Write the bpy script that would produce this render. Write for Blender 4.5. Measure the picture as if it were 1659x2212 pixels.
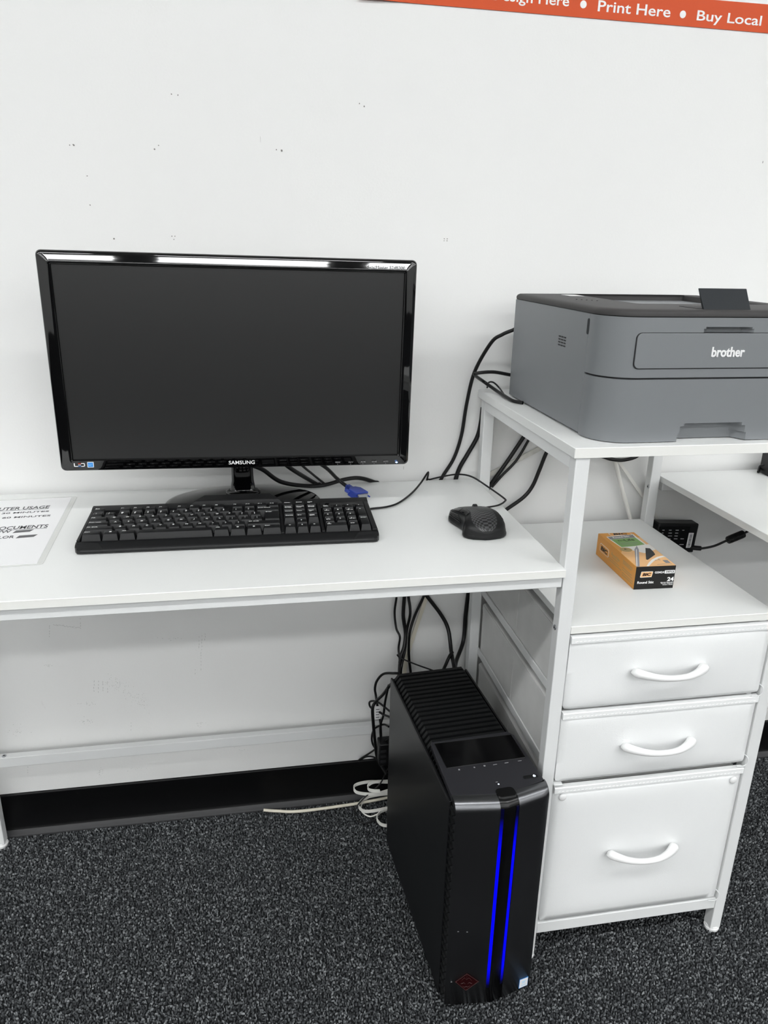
import bpy, bmesh, math, random
import numpy as np
from mathutils import Matrix, Vector

for o in list(bpy.data.objects):
    bpy.data.objects.remove(o)
scene = bpy.context.scene
COL = scene.collection
R = math.radians
rnd = random.Random(7)

# ---------------------------------------------------------------- camera, world, exposure
cam_d = bpy.data.cameras.new('camera')
cam_d.sensor_fit = 'VERTICAL'
cam_d.sensor_height = 36.0
cam_d.lens = 36.0 * 1620.13 / 2212
cam_d.clip_start = 0.02
cam = bpy.data.objects.new('camera', cam_d)
COL.objects.link(cam)
_r = Vector((0.9846, -0.1739, 0.0189)).normalized()
_f = Vector((0.1703, 0.9282, -0.3307)).normalized()
_u = _r.cross(_f).normalized()
_r = _f.cross(_u)
cam.matrix_world = Matrix(((_r.x, _u.x, -_f.x, -0.4422), (_r.y, _u.y, -_f.y, -1.4079),
                           (_r.z, _u.z, -_f.z, 1.1971), (0, 0, 0, 1)))
scene.camera = cam

world = bpy.data.worlds.new('world')
scene.world = world
world.use_nodes = True
world.node_tree.nodes['Background'].inputs[0].default_value = (0.9, 0.95, 1.0, 1)
world.node_tree.nodes['Background'].inputs[1].default_value = 0.02

vs = scene.view_settings
vs.view_transform = 'Standard'
vs.look = 'None'
vs.gamma = 1.0
vs.exposure = 0.24
vs.use_curve_mapping = False
LAMP = 19.0            # strength of the fluorescent diffusers

# ---------------------------------------------------------------- materials
MATS = {}


def mat(name, col, rough=0.5, metal=0.0, bump=0.0, bscale=200.0, coat=0.0, spec=0.5, emit=None, estr=0.0, var=0.0, vscale=8.0):
    if name in MATS:
        return MATS[name]
    m = bpy.data.materials.new(name)
    m.use_nodes = True
    nt = m.node_tree
    b = nt.nodes['Principled BSDF']
    b.inputs['Base Color'].default_value = (*col, 1)
    b.inputs['Roughness'].default_value = rough
    b.inputs['Metallic'].default_value = metal
    b.inputs['Specular IOR Level'].default_value = spec
    b.inputs['Coat Weight'].default_value = coat
    b.inputs['Coat Roughness'].default_value = 0.03
    if emit:
        b.inputs['Emission Color'].default_value = (*emit, 1)
        b.inputs['Emission Strength'].default_value = estr
    if bump or var:
        tc = nt.nodes.new('ShaderNodeTexCoord')
    if bump:
        n = nt.nodes.new('ShaderNodeTexNoise')
        n.inputs['Scale'].default_value = bscale
        n.inputs['Detail'].default_value = 3
        bp = nt.nodes.new('ShaderNodeBump')
        bp.inputs['Strength'].default_value = bump
        bp.inputs['Distance'].default_value = 0.001
        nt.links.new(tc.outputs['Object'], n.inputs['Vector'])
        nt.links.new(n.outputs['Fac'], bp.inputs['Height'])
        nt.links.new(bp.outputs['Normal'], b.inputs['Normal'])
    if var:
        n2 = nt.nodes.new('ShaderNodeTexNoise')
        n2.inputs['Scale'].default_value = vscale
        n2.inputs['Detail'].default_value = 6
        rp = nt.nodes.new('ShaderNodeValToRGB')
        rp.color_ramp.elements[0].color = (*[c * (1 - var) for c in col], 1)
        rp.color_ramp.elements[1].color = (*[min(1, c * (1 + var)) for c in col], 1)
        rp.color_ramp.elements[0].position = 0.3
        rp.color_ramp.elements[1].position = 0.7
        nt.links.new(tc.outputs['Object'], n2.inputs['Vector'])
        nt.links.new(n2.outputs['Fac'], rp.inputs['Fac'])
        nt.links.new(rp.outputs['Color'], b.inputs['Base Color'])
    MATS[name] = m
    return m


def wall_material():
    m = mat('wall_paint', (0.80, 0.80, 0.79), 0.55, bump=0.12, bscale=260)
    nt = m.node_tree
    b = nt.nodes['Principled BSDF']
    tc = nt.nodes.new('ShaderNodeTexCoord')
    # scuffs and rubbed dirt on the low part of the wall, with streaks of their own shape
    mp = nt.nodes.new('ShaderNodeMapping')
    mp.inputs['Scale'].default_value = (26, 26, 11)
    mp.inputs['Rotation'].default_value = (0, R(25), 0)
    n1 = nt.nodes.new('ShaderNodeTexNoise')
    n1.inputs['Scale'].default_value = 1.0
    n1.inputs['Detail'].default_value = 8
    n1.inputs['Roughness'].default_value = 0.75
    r1 = nt.nodes.new('ShaderNodeValToRGB')
    r1.color_ramp.elements[0].position = 0.63
    r1.color_ramp.elements[1].position = 0.80
    n2 = nt.nodes.new('ShaderNodeTexNoise')
    n2.inputs['Scale'].default_value = 3.2
    r2 = nt.nodes.new('ShaderNodeValToRGB')
    r2.color_ramp.elements[0].position = 0.52
    r2.color_ramp.elements[1].position = 0.66
    sep = nt.nodes.new('ShaderNodeSeparateXYZ')
    mr = nt.nodes.new('ShaderNodeMapRange')
    mr.inputs['From Min'].default_value = 0.72
    mr.inputs['From Max'].default_value = 0.60
    mu = nt.nodes.new('ShaderNodeMath'); mu.operation = 'MULTIPLY'
    mu2 = nt.nodes.new('ShaderNodeMath'); mu2.operation = 'MULTIPLY'
    mu3 = nt.nodes.new('ShaderNodeMath'); mu3.operation = 'MULTIPLY'
    mu3.inputs[1].default_value = 0.55
    mix = nt.nodes.new('ShaderNodeMixRGB')
    mix.inputs['Color1'].default_value = (0.80, 0.80, 0.79, 1)
    mix.inputs['Color2'].default_value = (0.42, 0.42, 0.41, 1)
    L = nt.links.new
    L(tc.outputs['Object'], mp.inputs['Vector']); L(mp.outputs['Vector'], n1.inputs['Vector'])
    L(tc.outputs['Object'], n2.inputs['Vector']); L(tc.outputs['Object'], sep.inputs['Vector'])
    L(n1.outputs['Fac'], r1.inputs['Fac']); L(n2.outputs['Fac'], r2.inputs['Fac'])
    L(sep.outputs['Z'], mr.inputs['Value'])
    L(r1.outputs['Color'], mu.inputs[0]); L(r2.outputs['Color'], mu.inputs[1])
    L(mu.outputs[0], mu2.inputs[0]); L(mr.outputs[0], mu2.inputs[1])
    L(mu2.outputs[0], mu3.inputs[0]); L(mu3.outputs[0], mix.inputs['Fac'])
    L(mix.outputs['Color'], b.inputs['Base Color'])
    return m


def pile_material():
    m = mat('carpet_yarn', (0.05, 0.053, 0.056), 0.9, spec=0.2)
    nt = m.node_tree
    b = nt.nodes['Principled BSDF']
    g = nt.nodes.new('ShaderNodeNewGeometry')
    r = nt.nodes.new('ShaderNodeValToRGB')
    e = r.color_ramp.elements
    e[0].color = (0.026, 0.0275, 0.030, 1)
    e[1].color = (0.25, 0.262, 0.27, 1)
    x = e.new(0.55); x.color = (0.060, 0.064, 0.068, 1)
    x = e.new(0.85); x.color = (0.14, 0.148, 0.154, 1)
    nt.links.new(g.outputs['Random Per Island'], r.inputs['Fac'])
    nt.links.new(r.outputs['Color'], b.inputs['Base Color'])
    return m


def carbon_material():
    m = mat('carbon_weave', (0.02, 0.02, 0.021), 0.32)
    nt = m.node_tree
    b = nt.nodes['Principled BSDF']
    uv = nt.nodes.new('ShaderNodeUVMap')
    mp = nt.nodes.new('ShaderNodeMapping')
    mp.inputs['Scale'].default_value = (1, 1, 1)
    ck = nt.nodes.new('ShaderNodeTexChecker')
    ck.inputs['Color1'].default_value = (0.009, 0.009, 0.0095, 1)
    ck.inputs['Color2'].default_value = (0.055, 0.056, 0.058, 1)
    ck.inputs['Scale'].default_value = 1.0
    nt.links.new(uv.outputs['UV'], mp.inputs['Vector'])
    nt.links.new(mp.outputs['Vector'], ck.inputs['Vector'])
    nt.links.new(ck.outputs['Color'], b.inputs['Base Color'])
    return m


def brushed_material():
    m = mat('brushed_dark_metal', (0.15, 0.152, 0.16), 0.27, metal=0.97)
    nt = m.node_tree
    b = nt.nodes['Principled BSDF']
    tc = nt.nodes.new('ShaderNodeTexCoord')
    mp = nt.nodes.new('ShaderNodeMapping')
    mp.inputs['Scale'].default_value = (8, 8, 900)
    n = nt.nodes.new('ShaderNodeTexNoise')
    n.inputs['Scale'].default_value = 1.0
    bp = nt.nodes.new('ShaderNodeBump')
    bp.inputs['Strength'].default_value = 0.06
    bp.inputs['Distance'].default_value = 0.001
    nt.links.new(tc.outputs['Object'], mp.inputs['Vector'])
    nt.links.new(mp.outputs['Vector'], n.inputs['Vector'])
    nt.links.new(n.outputs['Fac'], bp.inputs['Height'])
    nt.links.new(bp.outputs['Normal'], b.inputs['Normal'])
    return m


def led_material():
    # translucent light guide: bright along its middle, fading towards both ends
    m = mat('blue_light_guide', (0.0, 0.0, 0.02), 0.3)
    nt = m.node_tree
    b = nt.nodes['Principled BSDF']
    tc = nt.nodes.new('ShaderNodeTexCoord')
    sep = nt.nodes.new('ShaderNodeSeparateXYZ')
    a = nt.nodes.new('ShaderNodeMapRange')
    a.inputs['From Min'].default_value = 0.045; a.inputs['From Max'].default_value = 0.085
    c = nt.nodes.new('ShaderNodeMapRange')
    c.inputs['From Min'].default_value = 0.388; c.inputs['From Max'].default_value = 0.325
    mu = nt.nodes.new('ShaderNodeMath'); mu.operation = 'MULTIPLY'
    mu2 = nt.nodes.new('ShaderNodeMath'); mu2.operation = 'MULTIPLY'
    mu2.inputs[1].default_value = 0.95
    L = nt.links.new
    L(tc.outputs['Object'], sep.inputs['Vector'])
    L(sep.outputs['Z'], a.inputs['Value']); L(sep.outputs['Z'], c.inputs['Value'])
    L(a.outputs[0], mu.inputs[0]); L(c.outputs[0], mu.inputs[1]); L(mu.outputs[0], mu2.inputs[0])
    b.inputs['Emission Color'].default_value = (0.0, 0.0, 1.0, 1)
    L(mu2.outputs[0], b.inputs['Emission Strength'])
    return m


M_WALL = wall_material()
M_CEIL = mat('ceiling_white', (0.72, 0.72, 0.70), 0.8)
M_FLOOR = mat('carpet_backing', (0.012, 0.013, 0.014), 0.95, spec=0.1)
M_PILE = pile_material()
M_COVE = mat('black_vinyl', (0.0035, 0.0035, 0.004), 0.42, spec=0.3)
M_COVETOE = mat('dark_grey_vinyl', (0.030, 0.030, 0.032), 0.5, spec=0.4)  # toe strip colour, lighter than the band above it
M_LAM = mat('white_laminate', (0.80, 0.81, 0.80), 0.34, bump=0.03, bscale=900)
M_EDGE = mat('white_edge_band', (0.82, 0.82, 0.79), 0.42)
M_STEEL = mat('white_powder_coat', (0.74, 0.75, 0.75), 0.42, bump=0.03, bscale=700)
M_ZINC = mat('zinc_bolt', (0.45, 0.46, 0.48), 0.3, metal=1.0)
M_HOLE = mat('dark_socket', (0.01, 0.01, 0.012), 0.6)
M_PLASTW = mat('white_plastic', (0.82, 0.82, 0.82), 0.35)
M_LEATHER = mat('white_leatherette', (0.83, 0.84, 0.84), 0.50, bump=0.22, bscale=1300)
M_FABRIC = mat('white_nonwoven', (0.66, 0.66, 0.65), 0.85, bump=0.25, bscale=1600, var=0.05, vscale=20)
M_GLOSS = mat('gloss_black', (0.0015, 0.0015, 0.0017), 0.04, spec=0.8)
M_BLACKP = mat('black_plastic', (0.006, 0.0062, 0.0068), 0.40, bump=0.05, bscale=1500, spec=0.32)
M_KEY = mat('black_keycap', (0.0065, 0.0068, 0.0075), 0.40, bump=0.05, bscale=2500, spec=0.30)
M_SCREEN = mat('matte_screen', (0.0015, 0.0015, 0.0016), 0.40, spec=0.75)
M_LEGEND = mat('white_print', (0.85, 0.85, 0.85), 0.5)
M_GREYPRINT = mat('grey_print', (0.32, 0.32, 0.33), 0.4)
M_CABLE = mat('black_cable', (0.004, 0.004, 0.0045), 0.40, spec=0.35)
M_WCABLE = mat('white_cable', (0.78, 0.77, 0.73), 0.45)
M_CREAM = mat('cream_cable', (0.66, 0.62, 0.52), 0.5)
M_PRN = mat('printer_grey', (0.192, 0.202, 0.213), 0.42, bump=0.10, bscale=1800)
M_PRNTOP = mat('printer_charcoal', (0.048, 0.046, 0.046), 0.55, bump=0.12, bscale=1600, spec=0.25)
M_PRNDK = mat('printer_slate', (0.016, 0.019, 0.022), 0.55, bump=0.12, bscale=1600, spec=0.25)
M_TOWER = mat('tower_black', (0.003, 0.0033, 0.004), 0.38, bump=0.02, bscale=1500, spec=0.5)
M_TOWERP = mat('tower_plate', (0.020, 0.020, 0.024), 0.42, spec=0.4)
M_FIN = mat('fin_black', (0.0045, 0.005, 0.0055), 0.42, spec=0.3)
M_BRUSH = brushed_material()
M_LED = led_material()
M_RED = mat('dark_red_emblem', (0.016, 0.0012, 0.0018), 0.35, spec=0.3)
M_REDL = mat('emblem_line', (0.045, 0.012, 0.012), 0.35)
M_BLUE = mat('blue_connector', (0.020, 0.045, 0.28), 0.4)
M_TRAY = mat('tray_gloss', (0.0015, 0.0015, 0.0018), 0.12, spec=0.2)
M_STRIP = mat('strip_black', (0.002, 0.002, 0.0022), 0.22, spec=0.35)
M_STKB = mat('sticker_blue', (0.05, 0.27, 0.68), 0.4)
M_STKL = mat('sticker_light_blue', (0.35, 0.62, 0.85), 0.4)
M_CARBON = carbon_material()
M_ORANGE = mat('carton_orange', (0.69, 0.30, 0.045), 0.42)
M_ORANGEL = mat('carton_light_orange', (0.80, 0.46, 0.20), 0.42)
M_CARTK = mat('carton_black', (0.008, 0.0075, 0.007), 0.45, spec=0.3)
M_CARTG = mat('carton_green', (0.19, 0.36, 0.10), 0.45)
M_CARTW = mat('carton_white', (0.80, 0.78, 0.74), 0.45)
M_CARTGY = mat('carton_grey', (0.20, 0.20, 0.21), 0.45)
M_PENGR = mat('pen_grey', (0.27, 0.27, 0.30), 0.35)
M_GOLD = mat('badge_gold', (0.42, 0.30, 0.12), 0.45)
M_PAPER = mat('paper_white', (0.85, 0.85, 0.86), 0.55)
M_INK = mat('ink_charcoal', (0.045, 0.045, 0.05), 0.5)
M_INKG = mat('marker_grey', (0.085, 0.085, 0.09), 0.5)
M_FILM = mat('laminate_film', (0.66, 0.67, 0.65), 0.18)
M_PORANGE = mat('poster_orange', (0.62, 0.072, 0.008), 0.45, spec=0.3)
M_LABEL = mat('label_white', (0.78, 0.78, 0.78), 0.5)
M_LAMPB = mat('lamp_housing', (0.8, 0.8, 0.8), 0.4)
M_TUBE = mat('lamp_tube', (1, 1, 1), 0.5, emit=(0.985, 1.0, 1.0), estr=LAMP)
M_PLED = mat('power_led', (0.2, 0.4, 1), 0.3, emit=(0.30, 0.50, 1.0), estr=4.0)
M_WLED = mat('white_led', (0.8, 0.9, 1), 0.3, emit=(0.75, 0.85, 1.0), estr=0.9)
M_SCUFF = mat('scuff_grey', (0.50, 0.50, 0.49), 0.8)
M_MARK = mat('wall_mark', (0.20, 0.19, 0.18), 0.8)


# ---------------------------------------------------------------- mesh helpers
class MB:
    """collects vertices and faces for one mesh"""

    def __init__(self):
        self.v = []
        self.f = []
        self.uv = None

    def add(self, vs_, fs_):
        n = len(self.v)
        self.v += [tuple(map(float, p)) for p in vs_]
        self.f += [tuple(i + n for i in f) for f in fs_]
        return self

    def box(self, x0, x1, y0, y1, z0, z1):
        x0, x1 = min(x0, x1), max(x0, x1)
        y0, y1 = min(y0, y1), max(y0, y1)
        z0, z1 = min(z0, z1), max(z0, z1)
        return self.add([(x0, y0, z0), (x1, y0, z0), (x1, y1, z0), (x0, y1, z0),
                         (x0, y0, z1), (x1, y0, z1), (x1, y1, z1), (x0, y1, z1)],
                        [(0, 3, 2, 1), (4, 5, 6, 7), (0, 1, 5, 4), (1, 2, 6, 5), (2, 3, 7, 6), (3, 0, 4, 7)])

    def loft(self, rings, caps=True, closed=True):
        n = len(rings[0])
        vs_ = [p for r in rings for p in r]
        fs_ = []
        for i in range(len(rings) - 1):
            for j in range(n if closed else n - 1):
                k = (j + 1) % n
                fs_.append((i * n + j, i * n + k, (i + 1) * n + k, (i + 1) * n + j))
        if caps:
            fs_.append(tuple(reversed(range(n))))
            fs_.append(tuple((len(rings) - 1) * n + j for j in range(n)))
        return self.add(vs_, fs_)

    def prism(self, poly, axis, lo, hi):
        """poly of 2-D points extruded along axis; x: (y,z)  y: (x,z)  z: (x,y)"""
        def p3(a, b, c):
            return {'x': (c, a, b), 'y': (a, c, b), 'z': (a, b, c)}[axis]
        return self.loft([[p3(a, b, lo) for a, b in poly], [p3(a, b, hi) for a, b in poly]])

    def tube(self, pts, r, sides=8, smooth=6, flat=None, caps=True):
        pts = spline(pts, smooth) if smooth else [Vector(p) for p in pts]
        rings = []
        prev = None
        for i, p in enumerate(pts):
            t = (pts[min(i + 1, len(pts) - 1)] - pts[max(i - 1, 0)])
            if t.length < 1e-9:
                t = Vector((0, 0, 1))
            t.normalize()
            if prev is None:
                up = Vector((0, 0, 1)) if abs(t.z) < 0.9 else Vector((1, 0, 0))
                n = t.cross(up).normalized()
            else:
                n = (prev - t * prev.dot(t))
                n = n.normalized() if n.length > 1e-6 else t.orthogonal().normalized()
            prev = n
            b = t.cross(n)
            rr = r(i / (len(pts) - 1)) if callable(r) else r
            if flat:
                n2 = Vector((t.y, -t.x, 0))
                n2 = n2.normalized() if n2.length > 1e-6 else n
                b2 = t.cross(n2)
                w, h = flat
                rings.append([p + n2 * a * h + b2 * c * w for a, c in ((-.5, -.5), (.5, -.5), (.5, .5), (-.5, .5))])
            else:
                rings.append([p + (n * math.cos(2 * math.pi * k / sides) + b * math.sin(2 * math.pi * k / sides)) * rr
                              for k in range(sides)])
        return self.loft(rings, caps)

    def lathe(self, prof, c=(0, 0, 0), sides=24, sx=1.0, sy=1.0, caps=True):
        rings = []
        for r, z in prof:
            rings.append([(c[0] + r * sx * math.cos(2 * math.pi * k / sides), c[1] + r * sy * math.sin(2 * math.pi * k / sides), c[2] + z)
                          for k in range(sides)])
        return self.loft(rings, caps)

    def disc(self, c, n, r, h, sides=16, dome=False):
        """short cylinder from c along n"""
        n = Vector(n).normalized()
        a = n.orthogonal().normalized()
        b = n.cross(a)
        c = Vector(c)
        prof = [(1, 0), (1, h * .7), (.86, h)] if not dome else [(1, 0), (.92, h * .5), (.65, h * .85), (.25, h)]
        rings = [[c + n * z + (a * math.cos(2 * math.pi * k / sides) + b * math.sin(2 * math.pi * k / sides)) * r * q
                  for k in range(sides)] for q, z in prof]
        return self.loft(rings)

    def xform(self, mtx):
        self.v = [tuple(mtx @ Vector(p)) for p in self.v]
        return self


def spline(pts, k):
    P = [Vector(p) for p in pts]
    P = [P[0] * 2 - P[1]] + P + [P[-1] * 2 - P[-2]]
    out = []
    for i in range(1, len(P) - 2):
        a, b, c, d = P[i - 1], P[i], P[i + 1], P[i + 2]
        for j in range(k):
            t = j / k
            out.append(0.5 * ((2 * b) + (c - a) * t + (2 * a - 5 * b + 4 * c - d) * t * t + (3 * b - a - 3 * c + d) * t ** 3))
    out.append(P[-2])
    return out


def rrect(x0, x1, y0, y1, r, n=4):
    """rounded rectangle outline, counter-clockwise"""
    out = []
    for cx, cy, a0 in ((x1 - r, y0 + r, -90), (x1 - r, y1 - r, 0), (x0 + r, y1 - r, 90), (x0 + r, y0 + r, 180)):
        for i in range(n + 1):
            a = R(a0 + 90 * i / n)
            out.append((cx + r * math.cos(a), cy + r * math.sin(a)))
    return out


def tag(o, label=None, cat=None, group=None, kind=None):
    if label:
        o['label'] = label
    if cat:
        o['category'] = cat
    if group:
        o['group'] = group
    if kind:
        o['kind'] = kind
    return o


def make(name, mb, material, parent=None, world=False, bevel=0.0, seg=2, smooth=True, angle=35, kind=None):
    me = bpy.data.meshes.new(name)
    v = mb.v
    if world and parent is not None:
        inv = parent.matrix_basis.inverted()
        if parent.parent is not None:
            inv = inv @ parent.parent.matrix_basis.inverted()
        v = [tuple(inv @ Vector(p)) for p in v]
    me.from_pydata(v, [], mb.f)
    me.update()
    bm = bmesh.new()
    bm.from_mesh(me)
    bmesh.ops.recalc_face_normals(bm, faces=bm.faces)
    bm.to_mesh(me)
    bm.free()
    me.materials.append(material)
    if smooth:
        me.polygons.foreach_set('use_smooth', [True] * len(me.polygons))
        try:
            me.set_sharp_from_angle(angle=R(angle))
        except Exception:
            pass
    if mb.uv is not None:
        lay = me.uv_layers.new(name='UVMap')
        for lp in me.loops:
            lay.data[lp.index].uv = mb.uv[lp.vertex_index]
    o = bpy.data.objects.new(name, me)
    COL.objects.link(o)
    if parent is not None:
        o.parent = parent
    if bevel:
        md = o.modifiers.new('bevel', 'BEVEL')
        md.width = bevel
        md.segments = seg
        md.limit_method = 'ANGLE'
        md.angle_limit = R(40)
    if kind:
        o['kind'] = kind
    return o


def thing(name, label, cat, loc=(0, 0, 0), rot=(0, 0, 0), group=None):
    o = bpy.data.objects.new(name, None)
    o.empty_display_size = 0.05
    COL.objects.link(o)
    o.location = loc
    o.rotation_euler = rot
    o.matrix_basis = Matrix.LocRotScale(Vector(loc), Matrix.Rotation(rot[2], 3, 'Z') @ Matrix.Rotation(rot[1], 3, 'Y') @ Matrix.Rotation(rot[0], 3, 'X'), None)
    return tag(o, label, cat, group)


def struct(name, mb, material, **k):
    return tag(make(name, mb, material, **k), kind='structure')


_glyphs = {}


def text_mesh(s, w=None, h=None, bold=0.0, shear=0.0, thick=0.0002, fs=None):
    """MB with lettering in the xy plane, lower-left corner of its box at the origin"""
    key = (s, bold, shear)
    if key not in _glyphs:
        cu = bpy.data.curves.new('t', 'FONT')
        cu.body = s
        cu.size = 1.0
        cu.offset = bold
        cu.shear = shear
        cu.resolution_u = 3
        cu.extrude = 0.01
        ob = bpy.data.objects.new('t', cu)
        me = bpy.data.meshes.new_from_object(ob)
        vv = [tuple(q.co) for q in me.vertices]
        ff = [tuple(q.vertices) for q in me.polygons]
        bpy.data.objects.remove(ob)
        bpy.data.curves.remove(cu)
        bpy.data.meshes.remove(me)
        _glyphs[key] = (vv, ff)
    vv, ff = _glyphs[key]
    x0 = min(q[0] for q in vv); x1 = max(q[0] for q in vv)
    y0 = min(q[1] for q in vv); y1 = max(q[1] for q in vv)
    if fs:
        sx = sy = fs
        y0 = 0.0
    elif w is None:
        sy = h / (y1 - y0); sx = sy
    elif h is None:
        sx = w / (x1 - x0); sy = sx
    else:
        sx = w / (x1 - x0); sy = h / (y1 - y0)
    mb = MB()
    mb.add([((q[0] - x0) * sx, (q[1] - y0) * sy, (q[2] + 0.01) / 0.02 * thick) for q in vv], ff)
    return mb


def frame(o, x, y):
    """matrix with origin o, x axis along x, y axis along y"""
    x = Vector(x).normalized()
    z = x.cross(Vector(y)).normalized()
    y = z.cross(x)
    o = Vector(o)
    return Matrix(((x.x, y.x, z.x, o.x), (x.y, y.y, z.y, o.y), (x.z, y.z, z.z, o.z), (0, 0, 0, 1)))


def lettering(s, mtx, parent, material, name='lettering', world=False, **k):
    return make(name, text_mesh(s, **k).xform(mtx), material, parent, world=world, smooth=False)
# ---------------------------------------------------------------- room
X0, X1, Y0, ZC = -6.5, 7.0, -13.5, 2.95
struct('wall_back', MB().box(X0, X1, 0, 0.12, -0.05, ZC), M_WALL, smooth=False)
wall_back = bpy.data.objects['wall_back']
struct('wall_left', MB().box(X0 - 0.12, X0, Y0, 0, -0.05, ZC), M_WALL, smooth=False)
struct('wall_right', MB().box(X1, X1 + 0.12, Y0, 0, -0.05, ZC), M_WALL, smooth=False)
struct('wall_front', MB().box(X0, X1, Y0 - 0.12, Y0, -0.05, ZC), M_WALL, smooth=False)
struct('floor', MB().box(X0, X1, Y0, 0, -0.08, -0.003), M_FLOOR, smooth=False)
struct('ceiling', MB().box(X0, X1, Y0, 0, ZC, ZC + 0.1), M_CEIL, smooth=False)

# nail holes and nicks in the paint of the wall above the desk
for x, z, r, tall in [(-.712, 1.346, 1.3, 1), (-.706, 1.3465, 2.0, 1), (-.580, 1.345, 1.7, 1), (-.573, 1.351, 1.2, 1), (-.407, 1.367, .7, 9),
                      (-.381, 1.352, 1.2, 1), (-.372, 1.351, 2.0, 1.2), (-.547, 1.427, 1.2, 1), (-.537, 1.426, 1.0, 1.6), (-.240, 1.428, 1.4, 1),
                      (-.232, 1.424, 1.4, 1), (-.657, 1.205, 2.0, 1), (-.562, 1.211, 1.1, 1), (-.557, 1.211, 1.1, 1), (-.559, 1.206, 1.3, 1),
                      (-.083, 1.217, 1.1, 1), (-.083, 1.2135, 1.1, 1), (-.0775, 1.217, 1.1, 1), (-.0775, 1.2135, 1.1, 1), (-.690, 1.301, 1.3, .7),
                      (-.690, 1.257, 1.2, .9), (.530, 1.366, .9, 3), (-.146, .787, .8, 6), (-.718, 1.555, 1.2, 1)]:
    mb = MB()
    pts = []
    for k in range(9):
        a = 2 * math.pi * k / 9
        q = r * .0008 * rnd.uniform(.7, 1.25)
        pts.append((x + q * math.cos(a) / max(1, tall * .4), z + q * math.sin(a) * tall))
    mb.prism(pts, 'y', -0.0004, 0.0004)
    make('paint_nick', mb, M_MARK, wall_back, smooth=False)

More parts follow.
